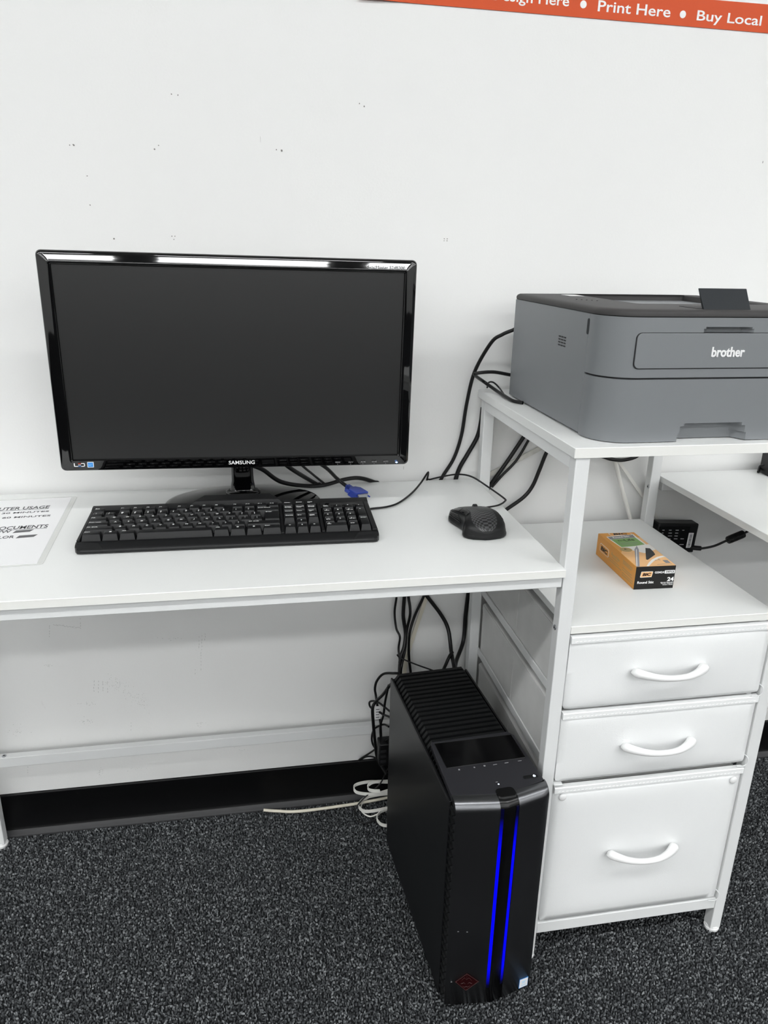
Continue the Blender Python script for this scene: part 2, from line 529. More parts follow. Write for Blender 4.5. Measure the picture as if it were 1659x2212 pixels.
# rubbed scuffs and scratches on the low part of the wall (x, z of both ends, width)
SCUFFS = [
    (-0.7765,0.3581,-0.778,0.3519,0.0006), (-0.7779,0.3494,-0.778,0.3445,0.0006), (-0.7793,0.3428,-0.7797,0.3371,0.0006), (-0.7802,0.3346,-0.7793,0.3303,0.0006), (-0.7687,0.3565,-0.7685,0.3514,0.0006),
    (-0.7696,0.3482,-0.7697,0.3441,0.0006), (-0.7705,0.3418,-0.7707,0.3354,0.0006), (-0.7715,0.3315,-0.7717,0.3275,0.0006), (-0.7599,0.3545,-0.7614,0.3495,0.0006), (-0.7609,0.35,-0.7611,0.3435,0.0006),
    (-0.7612,0.3413,-0.7617,0.335,0.0006), (-0.7625,0.3348,-0.762,0.3302,0.0006), (-0.7515,0.3532,-0.7514,0.3484,0.0006), (-0.7527,0.3491,-0.7527,0.345,0.0006), (-0.7529,0.3374,-0.753,0.3323,0.0006),
    (-0.7532,0.3312,-0.7535,0.3249,0.0006), (-0.6949,0.3112,-0.6945,0.3105,0.0006), (-0.7017,0.313,-0.7001,0.3127,0.0006), (-0.6941,0.3172,-0.6925,0.3155,0.0006), (-0.7432,0.342,-0.7427,0.3416,0.0006),
    (-0.7157,0.3209,-0.7153,0.3195,0.0006), (-0.735,0.3515,-0.7339,0.351,0.0006), (-0.6954,0.3087,-0.6946,0.307,0.0006), (-0.6872,0.3087,-0.6863,0.3084,0.0006), (-0.689,0.2917,-0.6873,0.2914,0.0006),
    (-0.7331,0.3489,-0.7316,0.3472,0.0006), (-0.6951,0.2972,-0.6938,0.2959,0.0006), (-0.6877,0.296,-0.6869,0.296,0.0006), (-0.718,0.3362,-0.7172,0.3365,0.0006), (-0.7336,0.3476,-0.7322,0.3462,0.0006),
    (-0.7098,0.3147,-0.709,0.3133,0.0006), (-0.7113,0.2901,-0.7099,0.29,0.0006), (-0.7557,0.3506,-0.754,0.35,0.0006), (-0.7207,0.3086,-0.719,0.3073,0.0006), (-0.7124,0.3385,-0.711,0.3372,0.0006),
    (-0.6839,0.3066,-0.6828,0.3063,0.0006), (-0.7106,0.3473,-0.7097,0.3475,0.0006), (-0.7293,0.3468,-0.728,0.3459,0.0006), (-0.677,0.2697,-0.6757,0.2685,0.0006), (-0.7013,0.3024,-0.7005,0.3012,0.0006),
    (-0.7129,0.327,-0.7124,0.3267,0.0006), (-0.7493,0.3707,-0.7482,0.3695,0.0006), (-0.7091,0.2997,-0.7078,0.299,0.0006), (-0.7402,0.3425,-0.7397,0.3409,0.0006), (-0.6857,0.2896,-0.6851,0.2883,0.0006),
    (-0.7355,0.357,-0.7352,0.3556,0.0006), (-0.7362,0.3325,-0.7348,0.3316,0.0006), (-0.6837,0.3182,-0.6829,0.3171,0.0006), (-0.7285,0.3538,-0.7279,0.3539,0.0006), (-0.6986,0.3088,-0.697,0.3079,0.0006),
    (-0.7059,0.3104,-0.705,0.3109,0.0006), (-0.7087,0.3157,-0.7081,0.3148,0.0006), (-0.6901,0.3065,-0.6891,0.3057,0.0006), (-0.6794,0.2899,-0.6781,0.2892,0.0006), (-0.722,0.3443,-0.7213,0.3445,0.0006),
    (-0.7403,0.3306,-0.7396,0.3304,0.0006), (-0.7361,0.3553,-0.7351,0.3548,0.0006), (-0.7471,0.3588,-0.7468,0.3574,0.0006), (-0.7025,0.3097,-0.7017,0.3082,0.0006), (-0.7197,0.3312,-0.7185,0.3309,0.0006),
    (-0.7285,0.3408,-0.7281,0.3397,0.0006), (-0.6847,0.2917,-0.6842,0.291,0.0006), (-0.7446,0.3614,-0.7429,0.3607,0.0006), (-0.7328,0.336,-0.7312,0.3354,0.0006), (-0.6939,0.293,-0.6925,0.2916,0.0006),
    (-0.7221,0.3288,-0.7213,0.3273,0.0006), (-0.7306,0.3378,-0.73,0.3366,0.0006), (-0.7059,0.312,-0.7045,0.3106,0.0006), (-0.7249,0.3462,-0.7235,0.3461,0.0006), (-0.6869,0.3087,-0.6861,0.3081,0.0006),
    (-0.6802,0.302,-0.6793,0.3015,0.0006), (-0.757,0.3452,-0.7561,0.3453,0.0006), (-0.7287,0.3502,-0.7273,0.3486,0.0006), (-0.6842,0.2989,-0.6831,0.2971,0.0006), (-0.7386,0.3358,-0.7376,0.3346,0.0006),
    (-0.6969,0.2932,-0.696,0.2923,0.0006), (-0.7443,0.3434,-0.7434,0.3424,0.0006), (-0.6841,0.2835,-0.6835,0.2818,0.0006), (-0.7236,0.324,-0.7223,0.3225,0.0006), (-0.7471,0.3605,-0.7466,0.3603,0.0006),
    (-0.6904,0.3009,-0.6887,0.3002,0.0006), (-0.7135,0.3214,-0.7127,0.3215,0.0006), (-0.7168,0.3398,-0.7159,0.3383,0.0006), (-0.7289,0.3386,-0.728,0.3386,0.0006), (-0.6886,0.3033,-0.6872,0.3033,0.0006),
    (-0.7115,0.3208,-0.7103,0.3205,0.0006), (-0.7421,0.3508,-0.7417,0.3497,0.0006), (-0.7201,0.338,-0.7186,0.338,0.0006), (-0.7436,0.3537,-0.7429,0.3538,0.0006), (-0.698,0.2949,-0.6968,0.2942,0.0006),
    (-0.7352,0.3592,-0.7345,0.3592,0.0006), (-0.7162,0.3466,-0.7151,0.3453,0.0006), (-0.7094,0.3179,-0.7083,0.3183,0.0006), (-0.7434,0.3409,-0.742,0.3397,0.0006), (-0.7133,0.3232,-0.7116,0.323,0.0006),
    (-0.6955,0.3001,-0.6945,0.2992,0.0006), (-0.6903,0.2903,-0.6888,0.2895,0.0006), (-0.7329,0.3572,-0.7315,0.3562,0.0006), (-0.7433,0.3672,-0.7427,0.366,0.0006), (-0.6842,0.3006,-0.6835,0.2991,0.0006),
    (-0.7495,0.3501,-0.7486,0.3502,0.0006), (-0.6971,0.3165,-0.6961,0.3164,0.0006), (-0.7324,0.3285,-0.7309,0.3286,0.0006), (-0.7024,0.3359,-0.7011,0.3351,0.0006), (-0.7356,0.36,-0.734,0.3585,0.0006),
    (-0.7104,0.3195,-0.7099,0.3199,0.0006), (-0.7291,0.3426,-0.728,0.3417,0.0006), (-0.7223,0.3155,-0.7213,0.3157,0.0006), (-0.7277,0.3443,-0.7268,0.3428,0.0006), (-0.6843,0.2887,-0.6839,0.2877,0.0006),
    (-0.7487,0.3417,-0.7483,0.3401,0.0006), (-0.7354,0.3397,-0.7345,0.3386,0.0006), (-0.7199,0.329,-0.719,0.3285,0.0006), (-0.7354,0.3511,-0.7347,0.35,0.0006), (-0.7228,0.3253,-0.7216,0.3251,0.0006),
    (-0.681,0.3066,-0.6801,0.3056,0.0006), (-0.7061,0.3044,-0.7051,0.3038,0.0006), (-0.7371,0.3431,-0.7355,0.3422,0.0006), (-0.7335,0.3475,-0.7319,0.3462,0.0006), (-0.7469,0.3578,-0.7462,0.3568,0.0006),
    (-0.7352,0.3371,-0.7342,0.3367,0.0006), (-0.7118,0.3128,-0.7114,0.3128,0.0006), (-0.693,0.2915,-0.6915,0.2908,0.0006), (-0.6869,0.3149,-0.6853,0.3141,0.0006), (-0.7279,0.3464,-0.7267,0.3461,0.0006),
    (-0.7048,0.3235,-0.7039,0.3228,0.0006), (-0.5638,0.4424,-0.5636,0.4384,0.0005), (-0.564,0.4334,-0.5649,0.4295,0.0005), (-0.5646,0.4269,-0.5646,0.4203,0.0005), (-0.565,0.4203,-0.566,0.4139,0.0005),
    (-0.5578,0.4441,-0.5582,0.4406,0.0005), (-0.5583,0.4365,-0.5589,0.4295,0.0005), (-0.5591,0.4298,-0.5594,0.424,0.0005), (-0.5591,0.4208,-0.5598,0.4159,0.0005), (-0.56,0.4122,-0.5603,0.409,0.0005),
    (-0.5516,0.4479,-0.5511,0.4442,0.0005), (-0.5515,0.4424,-0.5515,0.438,0.0005), (-0.5524,0.4365,-0.553,0.4307,0.0005), (-0.5617,0.4057,-0.5629,0.4002,0.0005), (-0.5626,0.4001,-0.5625,0.3942,0.0005),
    (-0.5624,0.3926,-0.5635,0.3891,0.0005), (-0.5632,0.3853,-0.5635,0.3804,0.0005), (-0.5634,0.3775,-0.5641,0.3731,0.0005), (-0.5643,0.368,-0.5646,0.3612,0.0005), (-0.5759,0.3665,-0.576,0.3627,0.0005),
    (-0.5762,0.358,-0.577,0.3528,0.0005), (-0.8467,0.4886,-0.8475,0.4836,0.0005), (-0.8477,0.4835,-0.8476,0.4797,0.0005), (-0.8479,0.4771,-0.8489,0.4725,0.0005), (-0.8488,0.4719,-0.8494,0.4671,0.0005),
    (-0.8498,0.4653,-0.8502,0.4621,0.0005), (-0.7882,0.4996,-0.7886,0.4964,0.0005), (-0.7886,0.4908,-0.7897,0.4853,0.0005), (-0.7892,0.4846,-0.79,0.48,0.0005), (-0.9285,0.1649,-0.929,0.1602,0.0005),
    (-0.9295,0.1574,-0.9304,0.1528,0.0005), (-0.9302,0.1512,-0.9313,0.1478,0.0005), (-0.7145,0.2507,-0.7146,0.2468,0.0005), (-0.7145,0.2438,-0.7155,0.2386,0.0005), (-0.7156,0.2343,-0.7168,0.2297,0.0005),
    (-0.8398,0.489,-0.8382,0.4876,0.0006), (-0.8379,0.4878,-0.8363,0.4875,0.0006), (-0.836,0.4878,-0.8343,0.487,0.0006), (-0.8338,0.4888,-0.8325,0.486,0.0006), (-0.832,0.4873,-0.8306,0.4852,0.0006),
    (-0.83,0.4882,-0.8284,0.4866,0.0006), (-0.8282,0.4862,-0.8264,0.4872,0.0006), (-0.8262,0.4863,-0.8246,0.4855,0.0006), (-0.8242,0.4861,-0.8227,0.4848,0.0006), (-0.8221,0.4875,-0.8208,0.4841,0.0006),
    (-0.8204,0.4848,-0.8189,0.4827,0.0006), (-0.8186,0.483,-0.8169,0.4829,0.0006), (-0.8166,0.4831,-0.8146,0.4853,0.0006), (-0.8146,0.483,-0.8131,0.4813,0.0006), (-0.8127,0.4823,-0.8111,0.4818,0.0006),
    (-0.8106,0.4831,-0.809,0.4819,0.0006), (-0.8087,0.4823,-0.8072,0.4807,0.0006), (-0.8068,0.4813,-0.8052,0.4808,0.0006), (-0.8047,0.4827,-0.8034,0.4784,0.0006), (-0.8028,0.4819,-0.801,0.4826,0.0006),
    (-0.8011,0.4791,-0.7994,0.4784,0.0006), (-0.799,0.4799,-0.7975,0.478,0.0006), (-0.7971,0.4792,-0.7953,0.4794,0.0006), (-0.7951,0.4791,-0.7933,0.4794,0.0006), (-0.793,0.4795,-0.7914,0.4786,0.0006),
    (-0.7912,0.4782,-0.7896,0.4762,0.0006), (-0.8081,0.2606,-0.8068,0.2606,0.0006), (-0.7988,0.2573,-0.7982,0.2568,0.0006), (-0.7955,0.2565,-0.7942,0.2568,0.0006), (-0.8235,0.2649,-0.8229,0.2644,0.0006),
    (-0.8104,0.2609,-0.8089,0.26,0.0006), (-0.8076,0.2624,-0.8054,0.2619,0.0006), (-0.7976,0.2617,-0.7963,0.262,0.0006), (-0.7994,0.2637,-0.7989,0.2634,0.0006), (-0.7919,0.2591,-0.7898,0.2588,0.0006),
    (-0.7965,0.261,-0.7949,0.2603,0.0006), (-0.8009,0.2619,-0.7994,0.2624,0.0006), (-0.8008,0.2656,-0.7995,0.2649,0.0006), (-0.8112,0.2648,-0.8103,0.2654,0.0006), (-0.809,0.2626,-0.8077,0.2629,0.0006),
    (-0.7988,0.2647,-0.797,0.2641,0.0006), (-0.8063,0.2732,-0.8046,0.2728,0.0006), (-0.8157,0.2625,-0.8148,0.2623,0.0006), (-0.8076,0.2569,-0.8062,0.2559,0.0006), (-0.7929,0.2636,-0.7913,0.2637,0.0006),
    (-0.8088,0.2626,-0.8074,0.2619,0.0006), (-0.8008,0.2645,-0.8002,0.2651,0.0006), (-0.7987,0.2516,-0.7979,0.2518,0.0006), (-0.5742,0.2352,-0.5725,0.2342,0.0006), (-0.5733,0.2318,-0.5713,0.2315,0.0006),
    (-0.5817,0.2332,-0.5809,0.2329,0.0006), (-0.5814,0.2345,-0.5794,0.2345,0.0006), (-0.5759,0.2225,-0.575,0.2231,0.0006), (-0.563,0.2334,-0.5616,0.2332,0.0006), (-0.5802,0.2283,-0.5786,0.2277,0.0006),
    (-0.5797,0.2336,-0.578,0.2328,0.0006), (-0.5704,0.2347,-0.5686,0.2342,0.0006), (-0.5583,0.2284,-0.5577,0.2274,0.0006), (-0.5718,0.2352,-0.5705,0.2352,0.0006), (-0.5737,0.2254,-0.5725,0.2253,0.0006),
    (-0.5748,0.2333,-0.574,0.2339,0.0006), (-0.5785,0.2268,-0.5768,0.2264,0.0006), (-0.7893,0.1342,-0.7875,0.1343,0.0006), (-0.7909,0.1269,-0.789,0.126,0.0006), (-0.7913,0.1316,-0.7901,0.1317,0.0006),
    (-0.7911,0.1202,-0.7905,0.1198,0.0006), (-0.7873,0.1171,-0.7866,0.1171,0.0006), (-0.7898,0.1378,-0.789,0.1368,0.0006), (-0.7819,0.1376,-0.7813,0.1377,0.0006), (-0.7908,0.1288,-0.7888,0.128,0.0006),
    (-0.7911,0.1329,-0.7892,0.1325,0.0006), (-0.7836,0.1387,-0.7817,0.1378,0.0006), (-0.7863,0.1443,-0.7848,0.1441,0.0006), (-0.7884,0.1236,-0.7876,0.1241,0.0006), (-0.7866,0.1396,-0.7849,0.1391,0.0006),
    (-0.7947,0.1313,-0.7929,0.131,0.0006), (-0.7894,0.1364,-0.787,0.137,0.0006), (-0.7841,0.1293,-0.7829,0.1288,0.0006), (-0.7892,0.1325,-0.7875,0.1328,0.0006), (-0.7845,0.134,-0.7832,0.1344,0.0006),
    (-0.8617,0.3976,-0.8609,0.3967,0.0006), (-0.8586,0.3992,-0.8574,0.3992,0.0006), (-0.865,0.401,-0.8642,0.4012,0.0006), (-0.8608,0.3998,-0.8596,0.3988,0.0006), (-0.8569,0.4002,-0.8559,0.4005,0.0006),
    (-0.8599,0.3969,-0.8581,0.3959,0.0006), (-0.8543,0.3976,-0.8522,0.3976,0.0006), (-0.8602,0.4006,-0.8593,0.3999,0.0006), (-0.8678,0.3995,-0.8665,0.4001,0.0006), (-0.8639,0.3995,-0.8626,0.4001,0.0006),
    (-0.9393,0.2494,-0.9374,0.2492,0.0006), (-0.9562,0.2519,-0.9547,0.2512,0.0006), (-0.9332,0.2593,-0.9322,0.2587,0.0006), (-0.9345,0.2488,-0.9337,0.2483,0.0006), (-0.9438,0.2685,-0.9419,0.268,0.0006),
    (-0.9421,0.2416,-0.9407,0.2407,0.0006), (-0.9383,0.256,-0.9369,0.2552,0.0006), (-0.9406,0.2525,-0.9399,0.2528,0.0006), (-0.9469,0.2455,-0.9455,0.2458,0.0006), (-0.9127,0.2462,-0.9106,0.246,0.0006),
    (-0.9446,0.2503,-0.944,0.25,0.0006), (-0.9329,0.2479,-0.9316,0.2472,0.0006), (-0.9339,0.2493,-0.9325,0.2491,0.0006), (-0.9313,0.25,-0.93,0.2504,0.0006), (-0.9386,0.2489,-0.9378,0.2493,0.0006),
    (-0.953,0.2558,-0.9513,0.2552,0.0006), (-0.9373,0.2519,-0.9353,0.2511,0.0006), (-0.9414,0.2509,-0.9398,0.25,0.0006), (-0.9378,0.2517,-0.9359,0.2515,0.0006), (-0.9298,0.2685,-0.928,0.2678,0.0006),
    (-0.7876,0.3065,-0.7863,0.3068,0.0006), (-0.7975,0.3054,-0.7959,0.3049,0.0006), (-0.7915,0.3005,-0.7902,0.301,0.0006), (-0.8284,0.3038,-0.828,0.3031,0.0006), (-0.7854,0.3009,-0.784,0.3015,0.0006),
    (-0.7873,0.3047,-0.7852,0.3042,0.0006), (-0.8087,0.3053,-0.8072,0.3046,0.0006), (-0.7818,0.3008,-0.7795,0.3012,0.0006), (-0.8112,0.3044,-0.8101,0.305,0.0006), (-0.7935,0.2992,-0.7918,0.299,0.0006),
    (-0.8151,0.305,-0.8131,0.3056,0.0006), (-0.798,0.3075,-0.7967,0.3079,0.0006), (-0.7975,0.3019,-0.797,0.301,0.0006), (-0.7978,0.3035,-0.7956,0.303,0.0006), (-0.726,0.1348,-0.7245,0.1341,0.0006),
    (-0.7172,0.1333,-0.7152,0.1329,0.0006), (-0.7154,0.1313,-0.7144,0.1304,0.0006), (-0.7091,0.1349,-0.7069,0.1344,0.0006), (-0.7238,0.1354,-0.7224,0.1347,0.0006), (-0.7329,0.1289,-0.7305,0.1293,0.0006),
    (-0.7111,0.1324,-0.7102,0.1315,0.0006), (-0.721,0.1378,-0.7201,0.1368,0.0006), (-0.7045,0.1324,-0.7028,0.1323,0.0006), (-0.7051,0.1279,-0.7036,0.1274,0.0006), (-0.713,0.1345,-0.7112,0.1343,0.0006),
    (-0.6937,0.132,-0.6916,0.1322,0.0006), (-0.5997,0.4396,-0.5982,0.4391,0.0006), (-0.6222,0.4408,-0.6212,0.4413,0.0006), (-0.6066,0.4414,-0.6051,0.4421,0.0006), (-0.6366,0.4423,-0.635,0.4426,0.0006),
    (-0.6143,0.442,-0.6132,0.4415,0.0006), (-0.6462,0.4451,-0.6451,0.4449,0.0006), (-0.6242,0.4403,-0.6236,0.4408,0.0006), (-0.6107,0.4401,-0.6095,0.4395,0.0006), (-0.6115,0.4412,-0.6108,0.4405,0.0006),
    (-0.6211,0.4369,-0.6189,0.4365,0.0006), (-0.3189,0.2096,-0.3165,0.209,0.0006), (-0.3456,0.2091,-0.3442,0.2091,0.0006), (-0.3176,0.2156,-0.3151,0.215,0.0006), (-0.3162,0.2043,-0.3154,0.2042,0.0006),
    (-0.3179,0.2001,-0.3159,0.1998,0.0006), (-0.3011,0.2137,-0.3,0.2133,0.0006), (-0.3122,0.2065,-0.3112,0.2065,0.0006), (-0.3235,0.212,-0.3229,0.2123,0.0006), (-0.4854,0.1558,-0.4844,0.1549,0.0006),
    (-0.5143,0.1589,-0.5131,0.1584,0.0006), (-0.506,0.1648,-0.5047,0.1644,0.0006), (-0.4774,0.1541,-0.4766,0.1549,0.0006), (-0.4939,0.1562,-0.4923,0.1559,0.0006), (-0.4849,0.157,-0.4832,0.1564,0.0006),
    (-0.4906,0.1542,-0.4885,0.1545,0.0006), (-0.4957,0.1575,-0.4941,0.158,0.0006),
]

mb = MB()
for x0, z0, x1, z1, wd in SCUFFS:
    dx, dz = x1 - x0, z1 - z0
    L = max(1e-6, math.hypot(dx, dz))
    nx, nz = -dz / L * wd, dx / L * wd
    mb.prism([(x0, z0), ((x0 + x1) / 2 + nx, (z0 + z1) / 2 + nz), (x1, z1), ((x0 + x1) / 2 - nx, (z0 + z1) / 2 - nz)], 'y', -.0002, .0002)
make('scuff_marks', mb, M_SCUFF, wall_back, smooth=False, kind='stuff')

# black vinyl cove base: a flat band with a rolled top lip and a toe that curves out onto the carpet
prof = [(0, .1005), (-.0028, .1000), (-.0042, .0985), (-.0042, .0950), (-.0032, .0940), (-.0032, .016), (-.0044, .0095), (-.0080, .0050), (-.0125, .0025), (-.0135, .0015), (-.0135, -.003), (0, -.003)]
bb = struct('baseboard_back', MB().prism(prof, 'x', X0, X1), M_COVE, angle=60)
make('toe_strip', MB().prism([(-.0047, .0098), (-.0058, .0104), (-.0090, .0060), (-.0132, .0034), (-.0148, .0020), (-.0148, -.0028), (-.0132, -.0028), (-.0132, .0018), (-.0084, .0046)], 'x', X0, X1), M_COVETOE, bb, angle=60)

# carpet loop pile where the camera sees the floor
def carpet():
    rs = np.random.RandomState(3)
    step = 0.0038
    xs = np.arange(-1.16, 0.98, step)
    ys = np.arange(-0.80, -0.014, step)
    gx, gy = np.meshgrid(xs, ys)
    n = gx.size
    cx = gx.ravel() + rs.uniform(-.0021, .0021, n)
    cy = np.minimum(gy.ravel() + rs.uniform(-.0021, .0021, n), -0.0165)
    ang = rs.uniform(0, math.pi, n)
    la = rs.uniform(.0016, .0036, n)
    lb = rs.uniform(.0009, .0016, n)
    hz = rs.uniform(.0022, .0052, n) - 0.003
    S = 5
    th = np.arange(S) * 2 * math.pi / S
    V = np.zeros((n, 2 * S + 1, 3))
    for lev, (q, zf) in enumerate(((1.0, 0.0), (0.80, 0.72))):
        ex = np.cos(th)[None] * la[:, None] * q
        ey = np.sin(th)[None] * lb[:, None] * q
        V[:, lev * S:(lev + 1) * S, 0] = cx[:, None] + ex * np.cos(ang)[:, None] - ey * np.sin(ang)[:, None]
        V[:, lev * S:(lev + 1) * S, 1] = cy[:, None] + ex * np.sin(ang)[:, None] + ey * np.cos(ang)[:, None]
        V[:, lev * S:(lev + 1) * S, 2] = -0.0035 + (hz[:, None] + 0.0035) * zf
    V[:, 2 * S, 0] = cx; V[:, 2 * S, 1] = cy; V[:, 2 * S, 2] = hz
    tri = []
    for k in range(S):
        j = (k + 1) % S
        tri += [(k, j, S + j), (k, S + j, S + k), (S + k, S + j, 2 * S)]
    tri = np.array(tri)
    F = (tri[None] + (np.arange(n) * (2 * S + 1))[:, None, None]).reshape(-1, 3)
    me = bpy.data.meshes.new('carpet_pile')
    me.vertices.add(n * (2 * S + 1))
    me.vertices.foreach_set('co', V.reshape(-1).astype(np.float32))
    me.loops.add(F.size)
    me.loops.foreach_set('vertex_index', F.reshape(-1).astype(np.int32))
    me.polygons.add(len(F))
    me.polygons.foreach_set('loop_start', (np.arange(len(F)) * 3).astype(np.int32))
    me.polygons.foreach_set('loop_total', np.full(len(F), 3, np.int32))
    me.polygons.foreach_set('use_smooth', np.ones(len(F), bool))
    me.update(calc_edges=True)
    me.materials.append(M_PILE)
    o = bpy.data.objects.new('carpet_pile', me)
    COL.objects.link(o)
    tag(o, 'charcoal and grey flecked loop pile carpet on the floor', 'carpet', kind='stuff')


carpet()

# ---------------------------------------------------------------- fluorescent ceiling lights (mirrored in the gloss bezel)
def lamp(x, y):
    t = thing('ceiling_light', 'long white fluorescent light fixed to the ceiling', 'ceiling light', (x, y, ZC), group='rows of fluorescent ceiling lights')
    make('housing', MB().prism([(-.13, 0), (-.125, -.045), (.125, -.045), (.13, 0)], 'x', -.62, .62), M_LAMPB, t, smooth=False)
    make('diffuser', MB().prism([(-.115, -.040), (-.10, -.062), (-.05, -.074), (.05, -.074), (.10, -.062), (.115, -.040)], 'x', -.60, .60), M_TUBE, t)
    for dx in (-.61, .61):
        make('end_cap', MB().box(dx - .012, dx + .012, -.122, .122, -.078, -.04), M_LAMPB, t, smooth=False)


for iy, y in enumerate((-1.88, -3.75, -5.62, -7.49, -9.36, -11.23)):
    for x in (-4.9, -3.4, -1.9, -.4, 1.1, 2.6, 4.1, 5.6):
        lamp(x + (.0 if iy % 2 else .12), y)

# ---------------------------------------------------------------- white desk with the steel frame (left), drawer cabinet, second desk
ZD, TD = .763, .0125
PW = .0208
YF, YB = -.4656, -.0216       # front of the front posts, back of the back posts


def post(mb, x, y, z0, z1):
    return mb.box(x, x + PW, y, y + PW, z0, z1)


def foot(x, y, parent):
    make('foot_cap', MB().lathe([(.0100, .0085), (.0118, .0075), (.0122, .0045), (.0136, .0040), (.0138, .0015), (.0128, -.0025)], (x + PW / 2, y + PW / 2, 0), 20), M_PLASTW, parent, world=True)


def bolt(c, n, parent):
    b = make('bolt', MB().disc(c, n, .0042, .0018, 14), M_ZINC, parent, world=True)
    c2 = Vector(c) + Vector(n) * .0018
    s = make('hex_socket', MB().disc(c2 - Vector(n) * .0002, n, .0019, .0004, 6), M_HOLE, b)
    s.data.transform(parent.matrix_basis.inverted())
    return b


def desk(name, label, xl, xr, legs):
    t = thing(name, label, 'desk', ((xl + xr) / 2, -.24, 0))
    make('desktop', MB().box(xl, xr, -.4715, -.0119, ZD - TD, ZD), M_LAM, t, True, bevel=.0008)
    zr = ZD - TD
    make('edge_band', MB().box(xl + .0005, xr - .0005, -.4722, -.4712, ZD - TD + .0006, ZD - .0006), M_EDGE, t, True)
    make('front_rail', MB().box(xl + .004, xr - .0018, YF, YF + PW, zr - .0182, zr), M_STEEL, t, True, bevel=.0012)
    make('back_rail', MB().box(xl + .004, xr - .0018, -.0424, YB, zr - .0182, zr), M_STEEL, t, True, bevel=.0012)
    for lx in legs:
        for y in (YF, -.0424):
            mb = MB(); post(mb, lx, y, .006, zr - .018)
            make('leg', mb, M_STEEL, t, True, bevel=.0012)
            foot(lx, y, t)
        make('side_rail', MB().box(lx, lx + PW, YF + PW, -.0424, zr - .0182, zr), M_STEEL, t, True, bevel=.0012)
    return t


dl = desk('computer_desk', 'long white desk with the monitor, keyboard and mouse on it', -1.030, .0002, [-1.0045])
make('low_rail', MB().box(-.984, -.0002, -.0412, -.0252, .1965, .2190), M_STEEL, dl, True, bevel=.001)
bolt((-.958, -.0345, .2190), (0, 0, 1), dl)
dr = desk('computer_desk', 'empty white desk beyond the drawer cabinet, with a black power block on it', .3924, 1.42, [1.37])
make('low_rail', MB().box(.389, 1.37, -.0412, -.0252, .1965, .2190), M_STEEL, dr, True, bevel=.001)

# drawer cabinet with the printer shelf
ZU, ZM = .9436, .665
XR = .3884 - PW
cab = thing('drawer_cabinet', 'white steel frame cabinet with three leatherette drawers and a printer shelf', 'cabinet', (.194, -.24, 0))
for x in (0.0, XR):
    for y in (YF, -.0424):
        mb = MB(); post(mb, x, y, .006, ZU - .0148)
        make('post', mb, M_STEEL, cab, True, bevel=.0012)
        foot(x, y, cab)
make('printer_shelf', MB().box(-.0045, .394, -.4675, -.0110, ZU - .0148, ZU), M_LAM, cab, True, bevel=.0008)
make('edge_band', MB().box(-.004, .3935, -.4682, -.4672, ZU - .0142, ZU - .0006), M_EDGE, cab, True)
make('middle_shelf', MB().box(.0212, .3672, -.4640, -.0236, ZM - .0125, ZM), M_LAM, cab, True, bevel=.0008)
make('edge_band', MB().box(.0216, .3668, -.4647, -.4637, ZM - .0120, ZM - .0006), M_EDGE, cab, True)
for x in (0.0, XR):
    make('side_rail', MB().box(x, x + PW, YF + PW, -.0424, ZU - .0148 - .0195, ZU - .0148), M_STEEL, cab, True, bevel=.001)
    for z1, z0 in ((.5345, .5195), (.3945, .3785), (.0800, .0600)):
        xx = .0186 if x == 0 else XR - .0008
        make('drawer_ledge', MB().box(xx, xx + .0030, YF + PW, -.0424, z0, z1), M_STEEL, cab, True, bevel=.0006)
make('bottom_rail', MB().box(PW, XR, YF + .0005, YF + PW, .0563, .0795), M_STEEL, cab, True, bevel=.001)
make('back_rail', MB().box(PW, XR, -.040, -.0236, .0563, .0795), M_STEEL, cab, True, bevel=.001)
bolt((0, -.4548, .6610), (-1, 0, 0), cab)
bolt((XR, -.0372, .7415), (-1, 0, 0), cab)
M_BRACE = mat('brace_offwhite', (0.60, 0.59, 0.55), 0.55, var=0.15, vscale=60)
# thin flat brace across the open back
make('cross_brace', MB().tube([(.0190, -.0035, .7615), (.245, -.0035, .876)], .004, 6, 0, flat=(.010, .0016)), M_BRACE, cab, True)

YD = -.4680


